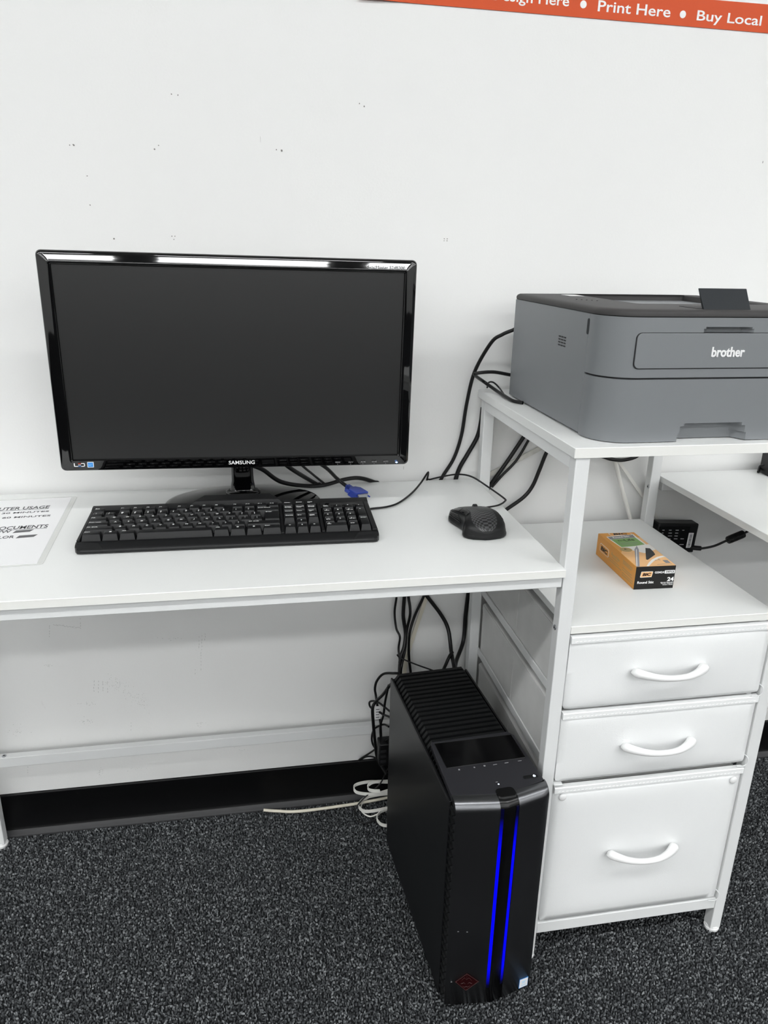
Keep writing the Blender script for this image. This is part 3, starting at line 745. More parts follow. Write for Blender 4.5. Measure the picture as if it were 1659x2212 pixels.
def drawer(z0, z1, hx0, hx1, hz, snaps, seed):
    rs = random.Random(seed)
    x0, x1 = .0228, .3640
    mb = MB().box(x0 - .0004, x1 + .0015, YD + .006, -.047, z0 + .002, z1 - .006)
    d = make('drawer', mb, M_FABRIC, cab, True, bevel=.004, seg=3)

    def sub(name, mb, m, **k):
        mtx = cab.matrix_basis.inverted()
        mb.xform(mtx)
        return make(name, mb, m, d, **k)
    # padded front: a soft panel, slightly pillowed and puckered at the corners
    nx, nz = 28, 20
    rings = []
    for j in range(nz + 1):
        row = []
        for i in range(nx + 1):
            u, w = i / nx, j / nz
            e = min(u, 1 - u) * (x1 - x0)
            g = min(w, 1 - w) * (z1 - z0)
            pil = (1 - math.exp(-e / .010)) * (1 - math.exp(-g / .010))
            pk = .0016 * math.sin(u * 5 + seed) * math.sin(w * 4 + seed * 2) + .0011 * math.exp(-((u - .06) ** 2 + (w - .92) ** 2) / .006)
            fold = .0035 * math.exp(-((u - .86 - .10 * (w - .6)) / .035) ** 2) * max(0, w - .25) if snaps else 0.0
            r = .006
            inx = x0 + (x1 - x0) * u
            inz = z0 + (z1 - z0) * w
            if e < r and g < r:
                k = math.hypot(r - e, r - g)
                if k > r:
                    inx += (1 if u < .5 else -1) * (k - r) * .7
                    inz += (1 if w < .5 else -1) * (k - r) * .7
            row.append((inx, YD + .004 - .0042 * pil - pk * pil - fold * pil, inz))
        rings.append(row)
    mb = MB().loft(rings, caps=False, closed=False)
    back = [[(p[0], YD + .0085, p[2]) for p in rings[j]] for j in range(nz + 1)]
    mb2 = MB().loft(back, caps=False, closed=False)
    n0 = len(mb.v)
    mb.add(mb2.v, mb2.f)
    W = nx + 1
    edge = [(j * W, (j + 1) * W) for j in range(nz)] + [(j * W + nx, (j + 1) * W + nx) for j in range(nz)] + [(i, i + 1) for i in range(nx)] + [(nz * W + i, nz * W + i + 1) for i in range(nx)]
    mb.f += [(a, b, b + n0, a + n0) for a, b in edge]
    sub('front_panel', mb, M_LEATHER, angle=80)
    # folded trim along the top edge, with its run of stitches
    tp = [(YD + .009, z1 - .006), (YD - .0002, z1 - .0055), (YD - .0010, z1 - .0045), (YD - .0008, z1 + .0050), (YD + .0004, z1 + .0062), (YD + .009, z1 + .0062)]
    sub('top_trim', MB().prism(tp, 'x', x0 + .0002, x1 + .0008), M_LEATHER, angle=25)
    st = MB()
    xx = x0 + .006
    while xx < x1 - .008:
        st.tube([(xx, YD - .0011, z1 - .0018), (xx + .0042, YD - .0011, z1 - .0010)], .0006, 5, 0)
        xx += .0068
    sub('stitching', st, M_PLASTW, kind='stuff')
    # side hem and centre seam of the fabric box
    sub('side_hem', MB().box(x0 - .0012, x0 + .001, YD + .026, -.05, z1 - .020, z1 - .0085), M_FABRIC)
    sub('side_seam', MB().box(x0 - .0010, x0 + .001, -.2430, -.2405, z0 + .004, z1 - .010), M_FABRIC)
    # bow handle
    hw = hx1 - hx0
    cx = (hx0 + hx1) / 2
    rings = []
    n = 25
    for i in range(n):
        s = -1 + 2 * i / (n - 1)
        x = cx + s * hw / 2
        bow = 1 - abs(s) ** 2.3
        cy = YD - .003 - .0265 * bow
        cz = hz - .0015 * bow
        rd = 1.0 if abs(s) < .95 else math.sqrt(max(.06, 1 - ((abs(s) - .95) / .05) ** 2))
        wd = (.0047 + .0035 * abs(s) ** 2.0) * rd
        th = (.0052 + .0040 * abs(s) ** 2.5) * (.4 + .6 * rd)
        # axes of the section: radial (in plan) and vertical
        sl = -2.3 * (abs(s) ** 1.3) * (1 if s > 0 else -1) * .0265 / (hw / 2)
        tx, ty = 1.0, -sl
        L = math.hypot(tx, ty)
        nx_, ny_ = -ty / L, tx / L
        ring = []
        for k in range(12):
            a = 2 * math.pi * k / 12
            ra, rv = th * math.cos(a), wd * math.sin(a)
            ring.append((x + nx_ * ra, cy + ny_ * ra, cz + rv))
        rings.append(ring)
    h = sub('handle', MB().loft(rings), M_PLASTW, angle=70)
    for (sx_, sz_) in snaps:
        sub('snap_button', MB().disc((sx_, YD - .0005, sz_), (0, -1, 0), .0066, .0032, 18, dome=True), M_PLASTW)
    return d


drawer(.5190, .6425, .1277, .2535, .583, (), 1)
drawer(.3815, .5075, .1288, .2552, .4450, (), 2)
drawer(.0830, .3655, .1313, .2588, .2255, ((.0382, .3525), (.3490, .3485)), 3)
# bent ends of the drawer ledges that show at the lower corners
for z in (.515, .3765, .0800):
    make('ledge_end', MB().tube([(.3655, YF + .004, z + .018), (.3675, YF - .0035, z + .016), (.3672, YF - .0045, z + .006), (.362, YF - .004, z + .0005), (.350, YF - .002, z)], .0010, 6, 4), M_STEEL, cab, True)
make('ledge_end', MB().box(.0208, .0360, YF - .003, YF + .01, .3755, .3790), M_STEEL, cab, True, bevel=.001)
# ---------------------------------------------------------------- monitor
MT, MR, MYW = -.0211, -.0107, .0012
MW, MH = .5697, .3371
mon = thing('monitor', 'black glossy wide monitor, switched off, on the white desk', 'monitor', (-.4602, -.12, ZD))
MM = Matrix.Translation((-.4602, -.1828, .8473)) @ Matrix.Rotation(MYW, 4, 'Z') @ Matrix.Rotation(-MT, 4, 'X') @ Matrix.Rotation(-MR, 4, 'Y')
MI = mon.matrix_basis.inverted() @ MM     # panel frame: x right, y towards the wall, z up, origin at the lower edge


def mpart(name, mb, m, parent=None, **k):
    return make(name, mb.xform(MI), m, parent or mon, **k)


def frame_ring(ins, y, rad):
    a = rrect(-MW / 2 + ins[0], MW / 2 - ins[1], ins[2], MH - ins[3], max(rad, .0005), 5)
    return [(x, y, z) for x, z in a]


SX, SZ0, SZ1 = .2640, .0200, .3172
L_, B_, T_ = MW / 2 - SX, SZ0, MH - SZ1
rings = [frame_ring((L_, L_, B_, T_), .0062, .0006), frame_ring((L_ - .0008,) * 2 + (B_ - .0008, T_ - .0008), .0022, .001),
         frame_ring((L_ - .0026,) * 2 + (B_ - .0020, T_ - .0026), .00040, .003),
         frame_ring((L_ * .72,) * 2 + (B_ * .66, T_ * .72), .00133, .004), frame_ring((L_ * .50,) * 2 + (B_ * .44, T_ * .50), .00252, .005), frame_ring((L_ * .28,) * 2 + (B_ * .2, T_ * .28), .00372, .006),
         frame_ring((.0018,) * 2 + (.0012, .0018), .00482, .0075), frame_ring((0, 0, 0, 0), .0080, .0078), frame_ring((.0004,) * 4, .0200, .0075), frame_ring((.006,) * 4, .0245, .009)]
bez = mpart('bezel', MB().loft(rings, caps=False), M_GLOSS, angle=65)
mpart('screen', MB().box(-SX - .001, SX + .001, .0050, .0070, SZ0 - .001, SZ1 + .001), M_SCREEN, smooth=False)
rings = [frame_ring((.004,) * 4, .0235, .009), frame_ring((.010,) * 4, .030, .012), frame_ring((.06, .06, .045, .05), .046, .03), frame_ring((.09, .09, .07, .08), .050, .03)]
mpart('back_shell', MB().loft(rings), M_BLACKP, angle=50)
FX, FZ = (1, 0, 0), (0, 0, 1)


def mtext(s, x, z, w, h, m, y=.0003, parent=bez, **k):
    mb = text_mesh(s, w, h, **k).xform(frame((x, y, z), FX, FZ))
    return mpart('lettering', mb, m, parent, smooth=False)


mtext('SAMSUNG', -.0205, .0078, .0425, .0062, M_LEGEND, y=.00015, bold=.008)
mtext('SyncMaster S24B300', .2045, .3217, .0600, .0062, M_GREYPRINT, y=.0007)
# LED mark: white L and D strokes with a red and a blue bar between them
led = MB().prism([(-.2632, .0145), (-.2618, .0145), (-.2618, .0098), (-.2570, .0098), (-.2570, .0088), (-.2622, .0088), (-.2632, .0096)], 'y', .0000, .0006)
led.prism([(-.2520, .0146), (-.2478, .0146), (-.2466, .0136), (-.2466, .0098), (-.2478, .0088), (-.2522, .0088), (-.2522, .0098), (-.2480, .0098), (-.2478, .0100), (-.2478, .0134), (-.2480, .0136), (-.2520, .0136)], 'y', .0000, .0006)
mpart('led_logo', led, M_LEGEND, bez, smooth=False)
mpart('led_logo', MB().box(-.2568, -.2524, 0, .0005, .0132, .0144), mat('logo_red', (.45, .08, .06), .4), bez, smooth=False)
mpart('led_logo', MB().box(-.2568, -.2524, 0, .0005, .0112, .0120), M_LEGEND, bez, smooth=False)
mpart('led_logo', MB().box(-.2568, -.2524, 0, .0005, .0086, .0100), mat('logo_blue', (.05, .14, .40), .4), bez, smooth=False)
st = mpart('energy_sticker', MB().prism(rrect(-.2428, -.2330, .0072, .0162, .0007, 2), 'y', -.0002, .0012), M_LEGEND, bez, smooth=False)
mpart('sticker_print', MB().box(-.2420, -.2338, -.0004, .0003, .0080, .0154), M_STKB, st, smooth=False)
mpart('sticker_print', MB().prism([(-.2412, .0122), (-.2385, .0114), (-.2346, .0130), (-.2386, .0106), (-.2412, .0116)], 'y', -.0006, .0002), M_STKL, st, smooth=False)
for i, (s, x) in enumerate((('MENU', .1610), ('O/V', .1835), ('A/S', .2045), ('O/E', .2240), ('AUTO', .2440))):
    mtext(s, x - .004, .0068, .0082, .0022, M_GREYPRINT, y=.0004)
    mpart('button_dot', MB().disc((x, .0012, .0042), (0, -1, 0), .0005, .0006, 8), M_GREYPRINT, bez)
mpart('power_light', MB().prism([(.2608, .0060), (.2630, .0047), (.2652, .0060), (.2630, .0072)], 'y', -.0004, .0012), M_PLED, bez, smooth=False)

# stand: oval domed base, collar and neck
def dome(r):
    return .004 + .0145 * (1 - r * r) ** 1.2


prof = [(1.0, 0), (1.005, .0022)] + [(r, dome(r)) for r in (.985, .94, .86, .75, .62, .50, .40, .32)]
make('stand_base', MB().lathe(prof, (0, .012, 0), 56, .136, .094), M_GLOSS, mon, angle=70)
make('collar', MB().lathe([(.031, .0145), (.0305, .0195), (.027, .0215), (.0245, .0235)], (0, .022, 0), 32, 1.0, .70), M_GLOSS, mon, angle=60)
nk = []
for z, hw, hd in ((.020, .0250, .0150), (.027, .0215, .0125), (.040, .0195, .0115), (.060, .0190, .0110), (.095, .0185, .0105), (.130, .0180, .0100)):
    nk.append([(x, .022 - (z - .02) * .05 + y, z) for x, y in rrect(-hw, hw, -hd, hd, hd * .8, 4)])
make('neck', MB().loft(nk), M_GLOSS, mon, angle=60)
make('hinge', MB().box(-.022, .022, -.022, .020, .110, .150), M_BLACKP, mon, bevel=.004)

# ---------------------------------------------------------------- keyboard
KT = R(3.5)
kb = thing('keyboard', 'black full-size keyboard with white key legends, in front of the monitor', 'keyboard', (-.7058, -.3262, ZD), (KT, 0, -.0136))
KW, KD = .4555, .160
prof = [(.0045, .0005), (.0010, .0020), (.0, .0045), (.0012, .0068), (.006, .0088), (.013, .0108), (.0205, .0122), (.0225, .0118), (.0232, .0085), (.1385, .0085), (.1392, .0135), (.150, .0150), (.158, .0145), (.160, .0120), (.160, .0030), (.158, .0015)]
rings = []
for x, c in ((0.0, .010), (.0035, .0045), (.0075, .001), (.010, 0), (KW - .010, 0), (KW - .0075, .001), (KW - .0035, .0045), (KW, .010)):
    rings.append([(x, max(y, c), z) for y, z in prof])
make('case', MB().loft(rings), M_BLACKP, kb, angle=40)
for x0, x1 in ((0.0002, .0052), (.3034, .3082), (.3668, .3722), (.4466, KW - .0002)):
    make('deck_rib', MB().box(x0, x1, .0225, .140, .008, .0142), M_BLACKP, kb, bevel=.001)
make('deck_panel', MB().box(.3722, .4466, .1195, .140, .008, .0146), M_BLACKP, kb, bevel=.001)
make('indicator_window', MB().prism(rrect(.380, .436, .1245, .1335, .003, 3), 'z', .0145, .0152), M_GLOSS, kb, smooth=False)
make('rear_hump', MB().loft([[(x, y, .006) for x, y in ((.150, .141), (.318, .141), (.300, .178), (.170, .178))], [(x, y, .0225) for x, y in ((.163, .146), (.304, .146), (.290, .172), (.178, .172))]]), M_BLACKP, kb, bevel=.002)
for s in (0, 1):
    q = [(.0015, .0085), (.0040, .0030), (.0290, .0012), (.0430, .0012), (.0330, .0150), (.0200, .0165), (.0015, .0165)]
    lo = [.0050, .0040, .0042, .0055, .0110, .0117, .0105]
    rg = [[((x if s == 0 else KW - x), y, z - .003) for (x, y), z in zip(q, lo)], [((x if s == 0 else KW - x), y, z + .0018) for (x, y), z in zip(q, lo)]]
    make('corner_trim', MB().loft(rg), M_BLACKP, kb, bevel=.0008)
for x in (.04, KW - .04):
    make('rear_foot', MB().box(x - .012, x + .012, .140, .150, -.0088, .004), M_BLACKP, kb, bevel=.001)

PY = .0184
RY = [.0248 + PY * i for i in range(6)]


def keycap(x, row, w, legend, h=1, poly=None, up=.55, left=None):
    y0 = RY[row]
    x0, x1, y1 = x + .0006, x + w - .0006, y0 + PY * h - .0010
    zt = .0205
    if poly is None:
        base = [(x0, y0), (x1, y0), (x1, y1), (x0, y1)]
    else:
        base = poly
    cx = sum(p[0] for p in base) / len(base)
    cy = sum(p[1] for p in base) / len(base)

    def ins(d, dyf, dyb, z):
        out = []
        for px, py in base:
            qx = px + (d if px < cx else -d)
            qy = py + (dyf if py < cy else -dyb)
            out.append((qx, qy, z))
        return out
    r = [ins(0, 0, 0, .0088), ins(.0004, .0004, .0002, .0100), ins(.0021, .0044, .0012, zt - .0012), ins(.0027, .0054, .0016, zt - .0004), ins(.0037, .0066, .0024, zt - .0001)]
    k = make('key', MB().loft(r), M_KEY, kb, angle=50)
    tw = w - .0056
    ty0, ty1 = y0 + .0060, y1 - .0020
    if isinstance(legend, str):
        legend = [legend]
    legend = [s for s in legend if s]
    n = len(legend)
    for i, s in enumerate(legend):
        hh = min(.0036, (ty1 - ty0) * .40) if len(s) == 1 else .0021
        if n > 1 and len(s) == 1:
            hh = .0027
        nat = text_mesh(s, fs=hh / .70, bold=.018)
        wid = max(q[0] for q in nat.v)
        if len(s) > 1:
            wid = min(tw * .92, hh * .95 * len(s))
        yy = ty1 - .0008 - hh - i * (hh + .0010)
        xx = x + .0028 + (.0010 if len(s) > 1 else (w - .0056 - wid) * (.35 if left is None else left))
        big = text_mesh(s, wid, hh, bold=.012, thick=.00018) if len(s) > 1 else text_mesh(s, bold=.018, thick=.00018, fs=hh / .70)
        mb = big.xform(Matrix.Translation((xx, yy, zt - .0001)))
        make('legend', mb, M_LEGEND, k, smooth=False)
    return k


U = .299 / 15
KX = .0055
for i, s in enumerate(['Esc', None, 'F1', 'F2', 'F3', 'F4', None, 'F5', 'F6', 'F7', 'F8', None, 'F9', 'F10', 'F11', 'F12']):
    pos = {0: 0, 2: 2, 3: 3, 4: 4, 5: 5, 7: 6.5, 8: 7.5, 9: 8.5, 10: 9.5, 12: 11, 13: 12, 14: 13, 15: 14}.get(i)
    if s:
        keycap(KX + pos * U, 5, U, s)
for i, (a, b) in enumerate([('~', '`'), ('!', '1'), ('@', '2'), ('#', '3'), ('$', '4'), ('%', '5'), ('^', '6'), ('&', '7'), ('*', '8'), ('(', '9'), (')', '0'), ('_', '-'), ('+', '=')]):
    keycap(KX + i * U, 4, U, [a, b])
keycap(KX + 13 * U, 4, 2 * U, 'Back Space')
keycap(KX, 3, 1.5 * U, 'Tab')
for i, c in enumerate('QWERTYUIOP'):
    keycap(KX + (1.5 + i) * U, 3, U, c)
keycap(KX + 11.5 * U, 3, U, ['{', '['])
keycap(KX + 12.5 * U, 3, U, ['}', ']'])
ex0, ex1, ex2 = KX + 13.5 * U + .0006, KX + 13.75 * U + .0006, KX + 15 * U - .0006
keycap(KX + 13.62 * U, 2, 1.38 * U, 'Enter', h=2)
keycap(KX, 2, 1.75 * U, 'Caps Lock')
for i, c in enumerate('ASDFGHJKL'):
    keycap(KX + (1.75 + i) * U, 2, U, c)
keycap(KX + 10.75 * U, 2, U, [':', ';'])
keycap(KX + 11.75 * U, 2, U, ['"', "'"])
keycap(KX + 12.75 * U, 2, .87 * U, ['|', '\\'])
keycap(KX, 1, 2.25 * U, '<> Shift')
for i, c in enumerate('ZXCVBNM'):
    keycap(KX + (2.25 + i) * U, 1, U, c)
for i, p in enumerate((['<', ','], ['>', '.'], ['?', '/'])):
    keycap(KX + (9.25 + i) * U, 1, U, p)
keycap(KX + 12.25 * U, 1, 2.75 * U, '<> Shift')
x = 0
for s, w in (('Ctrl', 1.5), ('::', 1.25), ('Alt', 1.25), ('', 5.75), ('Alt', 1.25), ('::', 1.25), ('=', 1.25), ('Ctrl', 1.5)):
    k = keycap(KX + x * U, 0, w * U, '' if s in ('::', '=') else s)
    cx0 = KX + x * U + w * U * .42
    y0 = RY[0] + .0108
    if s == '::':      # four-pane logo
        mb = MB()
        for a in (0, 1):
            for b in (0, 1):
                mb.box(cx0 + a * .0017, cx0 + a * .0017 + .0014, y0 + b * .0015, y0 + b * .0015 + .0012, .0203, .0206)
        make('legend', mb, M_LEGEND, k, smooth=False)
    elif s == '=':     # menu symbol
        mb = MB()
        for b in range(3):
            mb.box(cx0, cx0 + .0030, y0 + b * .0011, y0 + b * .0011 + .0006, .0203, .0206)
        make('legend', mb, M_LEGEND, k, smooth=False)
    x += w
NX, NU = .3085, .058 / 3
for row, labs in ((5, ('Power', 'Sleep', ['Wake', 'Up'])), (4, (['Print', 'Screen'], ['Scroll', 'Lock'], ['Pause', 'Break'])), (3, ('Insert', 'Home', ['Page', 'Up'])), (2, ('Delete', 'End', ['Page', 'Down']))):
    for i, s in enumerate(labs):
        keycap(NX + i * NU, row, NU, s)


def arrow(k, cx_, cy_, d):
    a = .0016
    pts = [(a, 0), (0, a * .75), (0, a * .28), (-a, a * .28), (-a, -a * .28), (0, -a * .28), (0, -a * .75)]
    c, s = math.cos(d), math.sin(d)
    make('legend', MB().prism([(cx_ + c * p - s * q, cy_ + s * p + c * q) for p, q in pts], 'z', .0203, .0206), M_LEGEND, k, smooth=False)


for i, row, d in ((1, 1, 90), (0, 0, 180), (1, 0, -90), (2, 0, 0)):
    k = keycap(NX + i * NU, row, NU, '')
    arrow(k, NX + (i + .45) * NU, RY[row] + .0118, R(d))
QX, QU = .3726, .074 / 4
for i, s in enumerate((['Num', 'Lock'], '/', '*', '-')):
    keycap(QX + i * QU, 4, QU, s)
for row, labs in ((3, (['7', 'Home'], '8', ['9', 'Pg Up'])), (2, ('4', '5', '6')), (1, (['1', 'End'], '2', ['3', 'Pg Dn']))):
    for i, s in enumerate(labs):
        keycap(QX + i * QU, row, QU, s)
keycap(QX, 0, 2 * QU, ['0', 'Ins'], left=.1)
keycap(QX + 2 * QU, 0, QU, ['.', 'Del'])
keycap(QX + 3 * QU, 2, QU, '+', h=2)
keycap(QX + 3 * QU, 0, QU, 'Enter', h=2)

# ---------------------------------------------------------------- mouse
mo = thing('mouse', 'black corded gaming mouse with a carbon weave shell beside the keyboard', 'mouse', (-.0775, -.2895, ZD), (0, 0, R(-1.5)))


def mouse_pt(s, t, off=0.0):
    """s 0 rear .. 1 front, t 0 left skirt .. 1 right skirt"""
    y = -.056 + .112 * s
    ends = max(0.0, 1 - max(0, 1 - s / .22) ** 2.4) ** .5
    endf = max(0.0, 1 - max(0, (s - .93) / .07) ** 2.6) ** .5
    wl = (.0370 - .0065 * math.exp(-((s - .40) / .16) ** 2) + .0050 * math.exp(-((s - .80) / .14) ** 2)) * max(.12, ends) * max(.72, endf)
    wr = (.0365 - .0025 * math.exp(-((s - .55) / .2) ** 2)) * max(.12, ends) * max(.72, endf)
    h = .0085 + .0280 * math.exp(-((s - .40) / (.46 if s < .4 else .62)) ** 2) * (.25 + .75 * ends)
    a = math.pi * (1 - t)
    ca, sa = math.cos(a), math.sin(a)
    ex = .62
    xx = (abs(ca) ** ex) * (1 if ca > 0 else -1)
    zz = max(0.0, sa) ** .70
    x = (wr if xx > 0 else wl) * xx
    # sides tuck in at thumb height
    x *= 1 - .10 * math.exp(-((zz - .35) / .22) ** 2) * (1.0 if .25 < s < .8 else .4)
    z = .0065 + (h - .0065) * zz
    p = Vector((x, y, z))
    if off:
        e = 1e-3
        du = mouse_pt(min(1, s + e), t) - mouse_pt(max(0, s - e), t)
        dv = mouse_pt(s, min(1, t + e)) - mouse_pt(s, max(0, t - e))
        n = dv.cross(du)
        if n.length > 1e-12:
            n.normalize()
            if n.z < -.2:
                n = -n
            c = Vector((0, y, .012))
            if n.dot(p - c) < 0:
                n = -n
            p = p + n * off
    return p


def mouse_patch(name, s0, s1, t0, t1, off, m, ns=18, nt_=16, uvs=None, parent=mo):
    mb = MB()
    rows = [[mouse_pt(s0 + (s1 - s0) * i / ns, (t0(s0 + (s1 - s0) * i / ns) if callable(t0) else t0) + ((t1(s0 + (s1 - s0) * i / ns) if callable(t1) else t1) - (t0(s0 + (s1 - s0) * i / ns) if callable(t0) else t0)) * j / nt_, off) for j in range(nt_ + 1)] for i in range(ns + 1)]
    mb.loft(rows, caps=False, closed=False)
    if uvs:
        mb.uv = [(i / ns * uvs[0], j / nt_ * uvs[1]) for i in range(ns + 1) for j in range(nt_ + 1)]
    o = make(name, mb, m, parent, angle=80)
    return o


rows = [[mouse_pt(i / 40, j / 32) for j in range(33)] for i in range(41)]
mb = MB().loft(rows, caps=False, closed=False)
mb.uv = [(i / 40 * 26, j / 32 * 22) for i in range(41) for j in range(33)]
mb.f += [tuple(j for j in range(33)), tuple(40 * 33 + j for j in range(33))]
make('shell', mb, M_BLACKP, mo, angle=80)
mouse_patch('carbon_inlay', .012, .97, lambda s: .345, lambda s: .62 - .04 * s, .0004, M_CARBON, 36, 16, uvs=(38, 10))
ring = [mouse_pt(s / 24, 0) for s in range(25)] + [mouse_pt(s / 24, 1) for s in reversed(range(25))]
make('base', MB().loft([[(p.x * .97, p.y * .98, .0005) for p in ring], [(p.x * 1.015, p.y * 1.008, .003) for p in ring], [(p.x * 1.015, p.y * 1.008, .0062) for p in ring], [(p.x * .995, p.y, .0080) for p in ring]]), M_BLACKP, mo, angle=50)
mouse_patch('side_grip', .22, .98, .0, lambda s: .16 + .06 * s, .0006, M_BLACKP)
for q in range(5):
    tt = .025 + .028 * q
    make('grip_ridge', MB().tube([mouse_pt(.50 + .02 * q + .46 * k / 10, tt + .03 * (k / 10), .0010) for k in range(11)], .0006, 5, 0), M_GLOSS, mo)
mouse_patch('thumb_button', .36, .60, .225, .335, .0009, M_GLOSS, 8, 6)
mouse_patch('thumb_button', .62, .84, .225, .325, .0009, M_GLOSS, 8, 6)
mouse_patch('right_side_strip', .25, .75, .74, .86, .0008, M_GLOSS, 10, 6)
mouse_patch('seam', .0, .55, .335, .345, .0005, M_HOLE, 14, 1)
mouse_patch('seam', .60, .98, .515, .53, .0005, M_HOLE, 10, 1)
c = mouse_pt(.74, .50)
make('scroll_wheel', MB().lathe([(.0085, -.0035), (.0100, -.0025), (.0100, .0025), (.0085, .0035)], (0, 0, 0), 20).xform(Matrix.Translation((c.x, c.y, c.z - .0058)) @ Matrix.Rotation(R(90), 4, 'Y')), M_BLACKP, mo)
# ---------------------------------------------------------------- laser printer on the shelf
PX0, PX1, PYF, PYB = .0337, .3897, -.4495, -.0785
pr = thing('laser_printer', 'grey desktop laser printer with a charcoal lid, on the printer shelf', 'printer', (.2117, -.264, ZU))


def outline(x0, x1, y0, y1, rf, rb, n=7):
    """plan outline with front corner radius rf and back corner radius rb"""
    out = []
    for cx, cy, a0, r in ((x1 - rf, y0 + rf, -90, rf), (x1 - rb, y1 - rb, 0, rb), (x0 + rb, y1 - rb, 90, rb), (x0 + rf, y0 + rf, 180, rf)):
        for i in range(n + 1):
            a = R(a0 + 90 * i / n)
            out.append((cx + r * math.cos(a), cy + r * math.sin(a)))
    return out


def pring(ins, z, rf=.052, rb=.006, x0=PX0, x1=PX1, y0=PYF, y1=PYB):
    return [(x, y, z) for x, y in outline(x0 + ins, x1 - ins, y0 + ins, y1 - ins, max(.001, rf - ins), max(.001, rb - ins))]


YS = -.3890     # seam between the side panels and the front mouldings
make('body', MB().box(PX0, PX1, YS, PYB, ZU + .003, 1.1175), M_PRN, pr, True, bevel=.0012)
make('rear_cover', MB().box(PX0 + .012, PX1 - .012, PYB - .004, PYB + .009, ZU + .02, 1.085), M_PRN, pr, True, bevel=.002)
make('rear_cover', MB().box(PX0 + .004, PX1 - .004, PYB - .004, PYB + .004, 1.098, 1.112), M_PRN, pr, True, bevel=.002)
make('gap_shade', MB().loft([pring(.0035, 1.0300), pring(.0035, 1.0400)]), M_HOLE, pr, True)  # near-black slab painting in the shade between tray and front cover


def front_shell(name, layers):
    """front moulding in horizontal layers: (z0, z1, notch or None); notch = (x0, x1, depth)"""
    mb = MB()
    nn = 8
    for z0, z1, notch in layers:
        pts = []
        rf = .052
        for i in range(nn + 1):
            a = R(180 + 90 * i / nn)
            pts.append((PX0 + rf + rf * math.cos(a), PYF + rf + rf * math.sin(a)))
        if notch:
            a, b, dp = notch
            pts += [(a, PYF), (a + .008, PYF + dp * .75), (a + .012, PYF + dp), (b - .012, PYF + dp), (b - .008, PYF + dp * .75), (b, PYF)]
        for i in range(nn + 1):
            a = R(270 + 90 * i / nn)
            pts.append((PX1 - rf + rf * math.cos(a), PYF + rf + rf * math.sin(a)))
        pts += [(PX1, YS - .0006), (PX0, YS - .0006)]
        mb.prism(pts, 'z', z0, z1)
    return make(name, mb, M_PRN, pr, True, angle=30)


front_shell('paper_tray', [(ZU + .0012, .9560, (.1570, .2660, .020)), (.9560, .9665, (.1600, .2630, .020)), (.9665, .9710, (.1660, .2570, .020)), (.9710, 1.0335, None)])
fc = front_shell('front_cover', [(1.0362, 1.0975, None), (1.0975, 1.1025, (.1735, .2500, .012)), (1.1025, 1.1050, (.1765, .2470, .012)), (1.1050, 1.1172, None)])


def sub2(name, mb, m, parent, **k):
    return make(name, mb.xform(pr.matrix_basis.inverted()), m, parent, **k)


g = sub2('feed_groove', MB().prism(rrect(.0755, .3479, 1.0480, 1.0975, .008, 5), 'y', PYF - .0003, PYF + .004), M_HOLE, fc, smooth=False)
sub2('feed_door', MB().prism(rrect(.0768, .3466, 1.0492, 1.0966, .0072, 5), 'y', PYF - .0012, PYF + .004), M_PRN, fc, bevel=.0005)
lg = sub2('brand_lettering', text_mesh('brother', .0505, .0138, bold=.028, thick=.0008).xform(frame((.1895, PYF - .0014, 1.0645), (1, 0, 0), (0, 0, 1))), M_LEGEND, fc, smooth=False)
# charcoal lid with the sunken paper output tray
inner = dict(x0=.136, x1=.352, y0=-.3300, y1=-.0860, rf=.006, rb=.006)


def iring(ins, zf):
    return [(x, y, zf(y)) for x, y, _ in pring(ins, 0, **inner)]


rings = [pring(.0012, 1.1172), pring(-.0006, 1.1185), pring(-.0008, 1.1225), pring(.0010, 1.1252), pring(.0050, 1.1270), pring(.012, 1.1276),
         iring(-.003, lambda y: 1.1276), iring(.0, lambda y: 1.1262),
         iring(.002, lambda y: 1.1245 - .034 * min(1, max(0, (y + .33) / .20))), iring(.100, lambda y: 1.1240 - .034 * min(1, max(0, (y + .33) / .20)))]
make('lid', MB().loft(rings), M_PRNTOP, pr, True, angle=40)
make('lid_ridge', MB().box(.150, .345, -.0845, -.0800, 1.0930, 1.1268), M_PRNDK, pr, True, bevel=.001)
# folding paper stop, standing up and leaning back a little
make('paper_stop', MB().loft([[(x, y, z) for x, y, z in ((.1755, -.4395, 1.1262), (.2470, -.4395, 1.1262), (.2480, -.4205, 1.1545), (.1740, -.4205, 1.1545))],
                             [(x, y, z) for x, y, z in ((.1785, -.4300, 1.1262), (.2440, -.4300, 1.1262), (.2465, -.4175, 1.1540), (.1755, -.4175, 1.1540))]]), M_PRNDK, pr, True, bevel=.0008)
make('stop_recess', MB().box(.170, .253, -.4300, -.385, 1.1262, 1.1281), M_HOLE, pr, True)
make('lid_sticker', MB().prism([(.1020, -.1180), (.1280, -.1180), (.1280, -.1560), (.1020, -.1560)], 'z', 1.1277, 1.1280), M_LABEL, pr, True, smooth=False)
for i in range(5):
    make('embossed_dot', MB().disc((.075 + .005 * i, -.2450 - .008 * i, 1.1274), (0, 0, 1), .0014, .0008, 8), M_PRNDK, pr, True)
for r_ in range(4):
    for c_ in range(3):
        y = -.2860 - .0100 * c_
        z = 1.0765 - .0043 * r_
        make('vent_slot', MB().prism([(y, z), (y - .0080, z), (y - .0080, z - .0022), (y, z - .0022)], 'x', PX0 - .0003, PX0 + .002), M_HOLE, pr, True, smooth=False)
make('side_grip', MB().prism(rrect(-.3900, -.3830, 1.0885, 1.1105, .0030, 4), 'x', PX0 - .0003, PX0 + .003), M_PRNDK, pr, True, smooth=False)
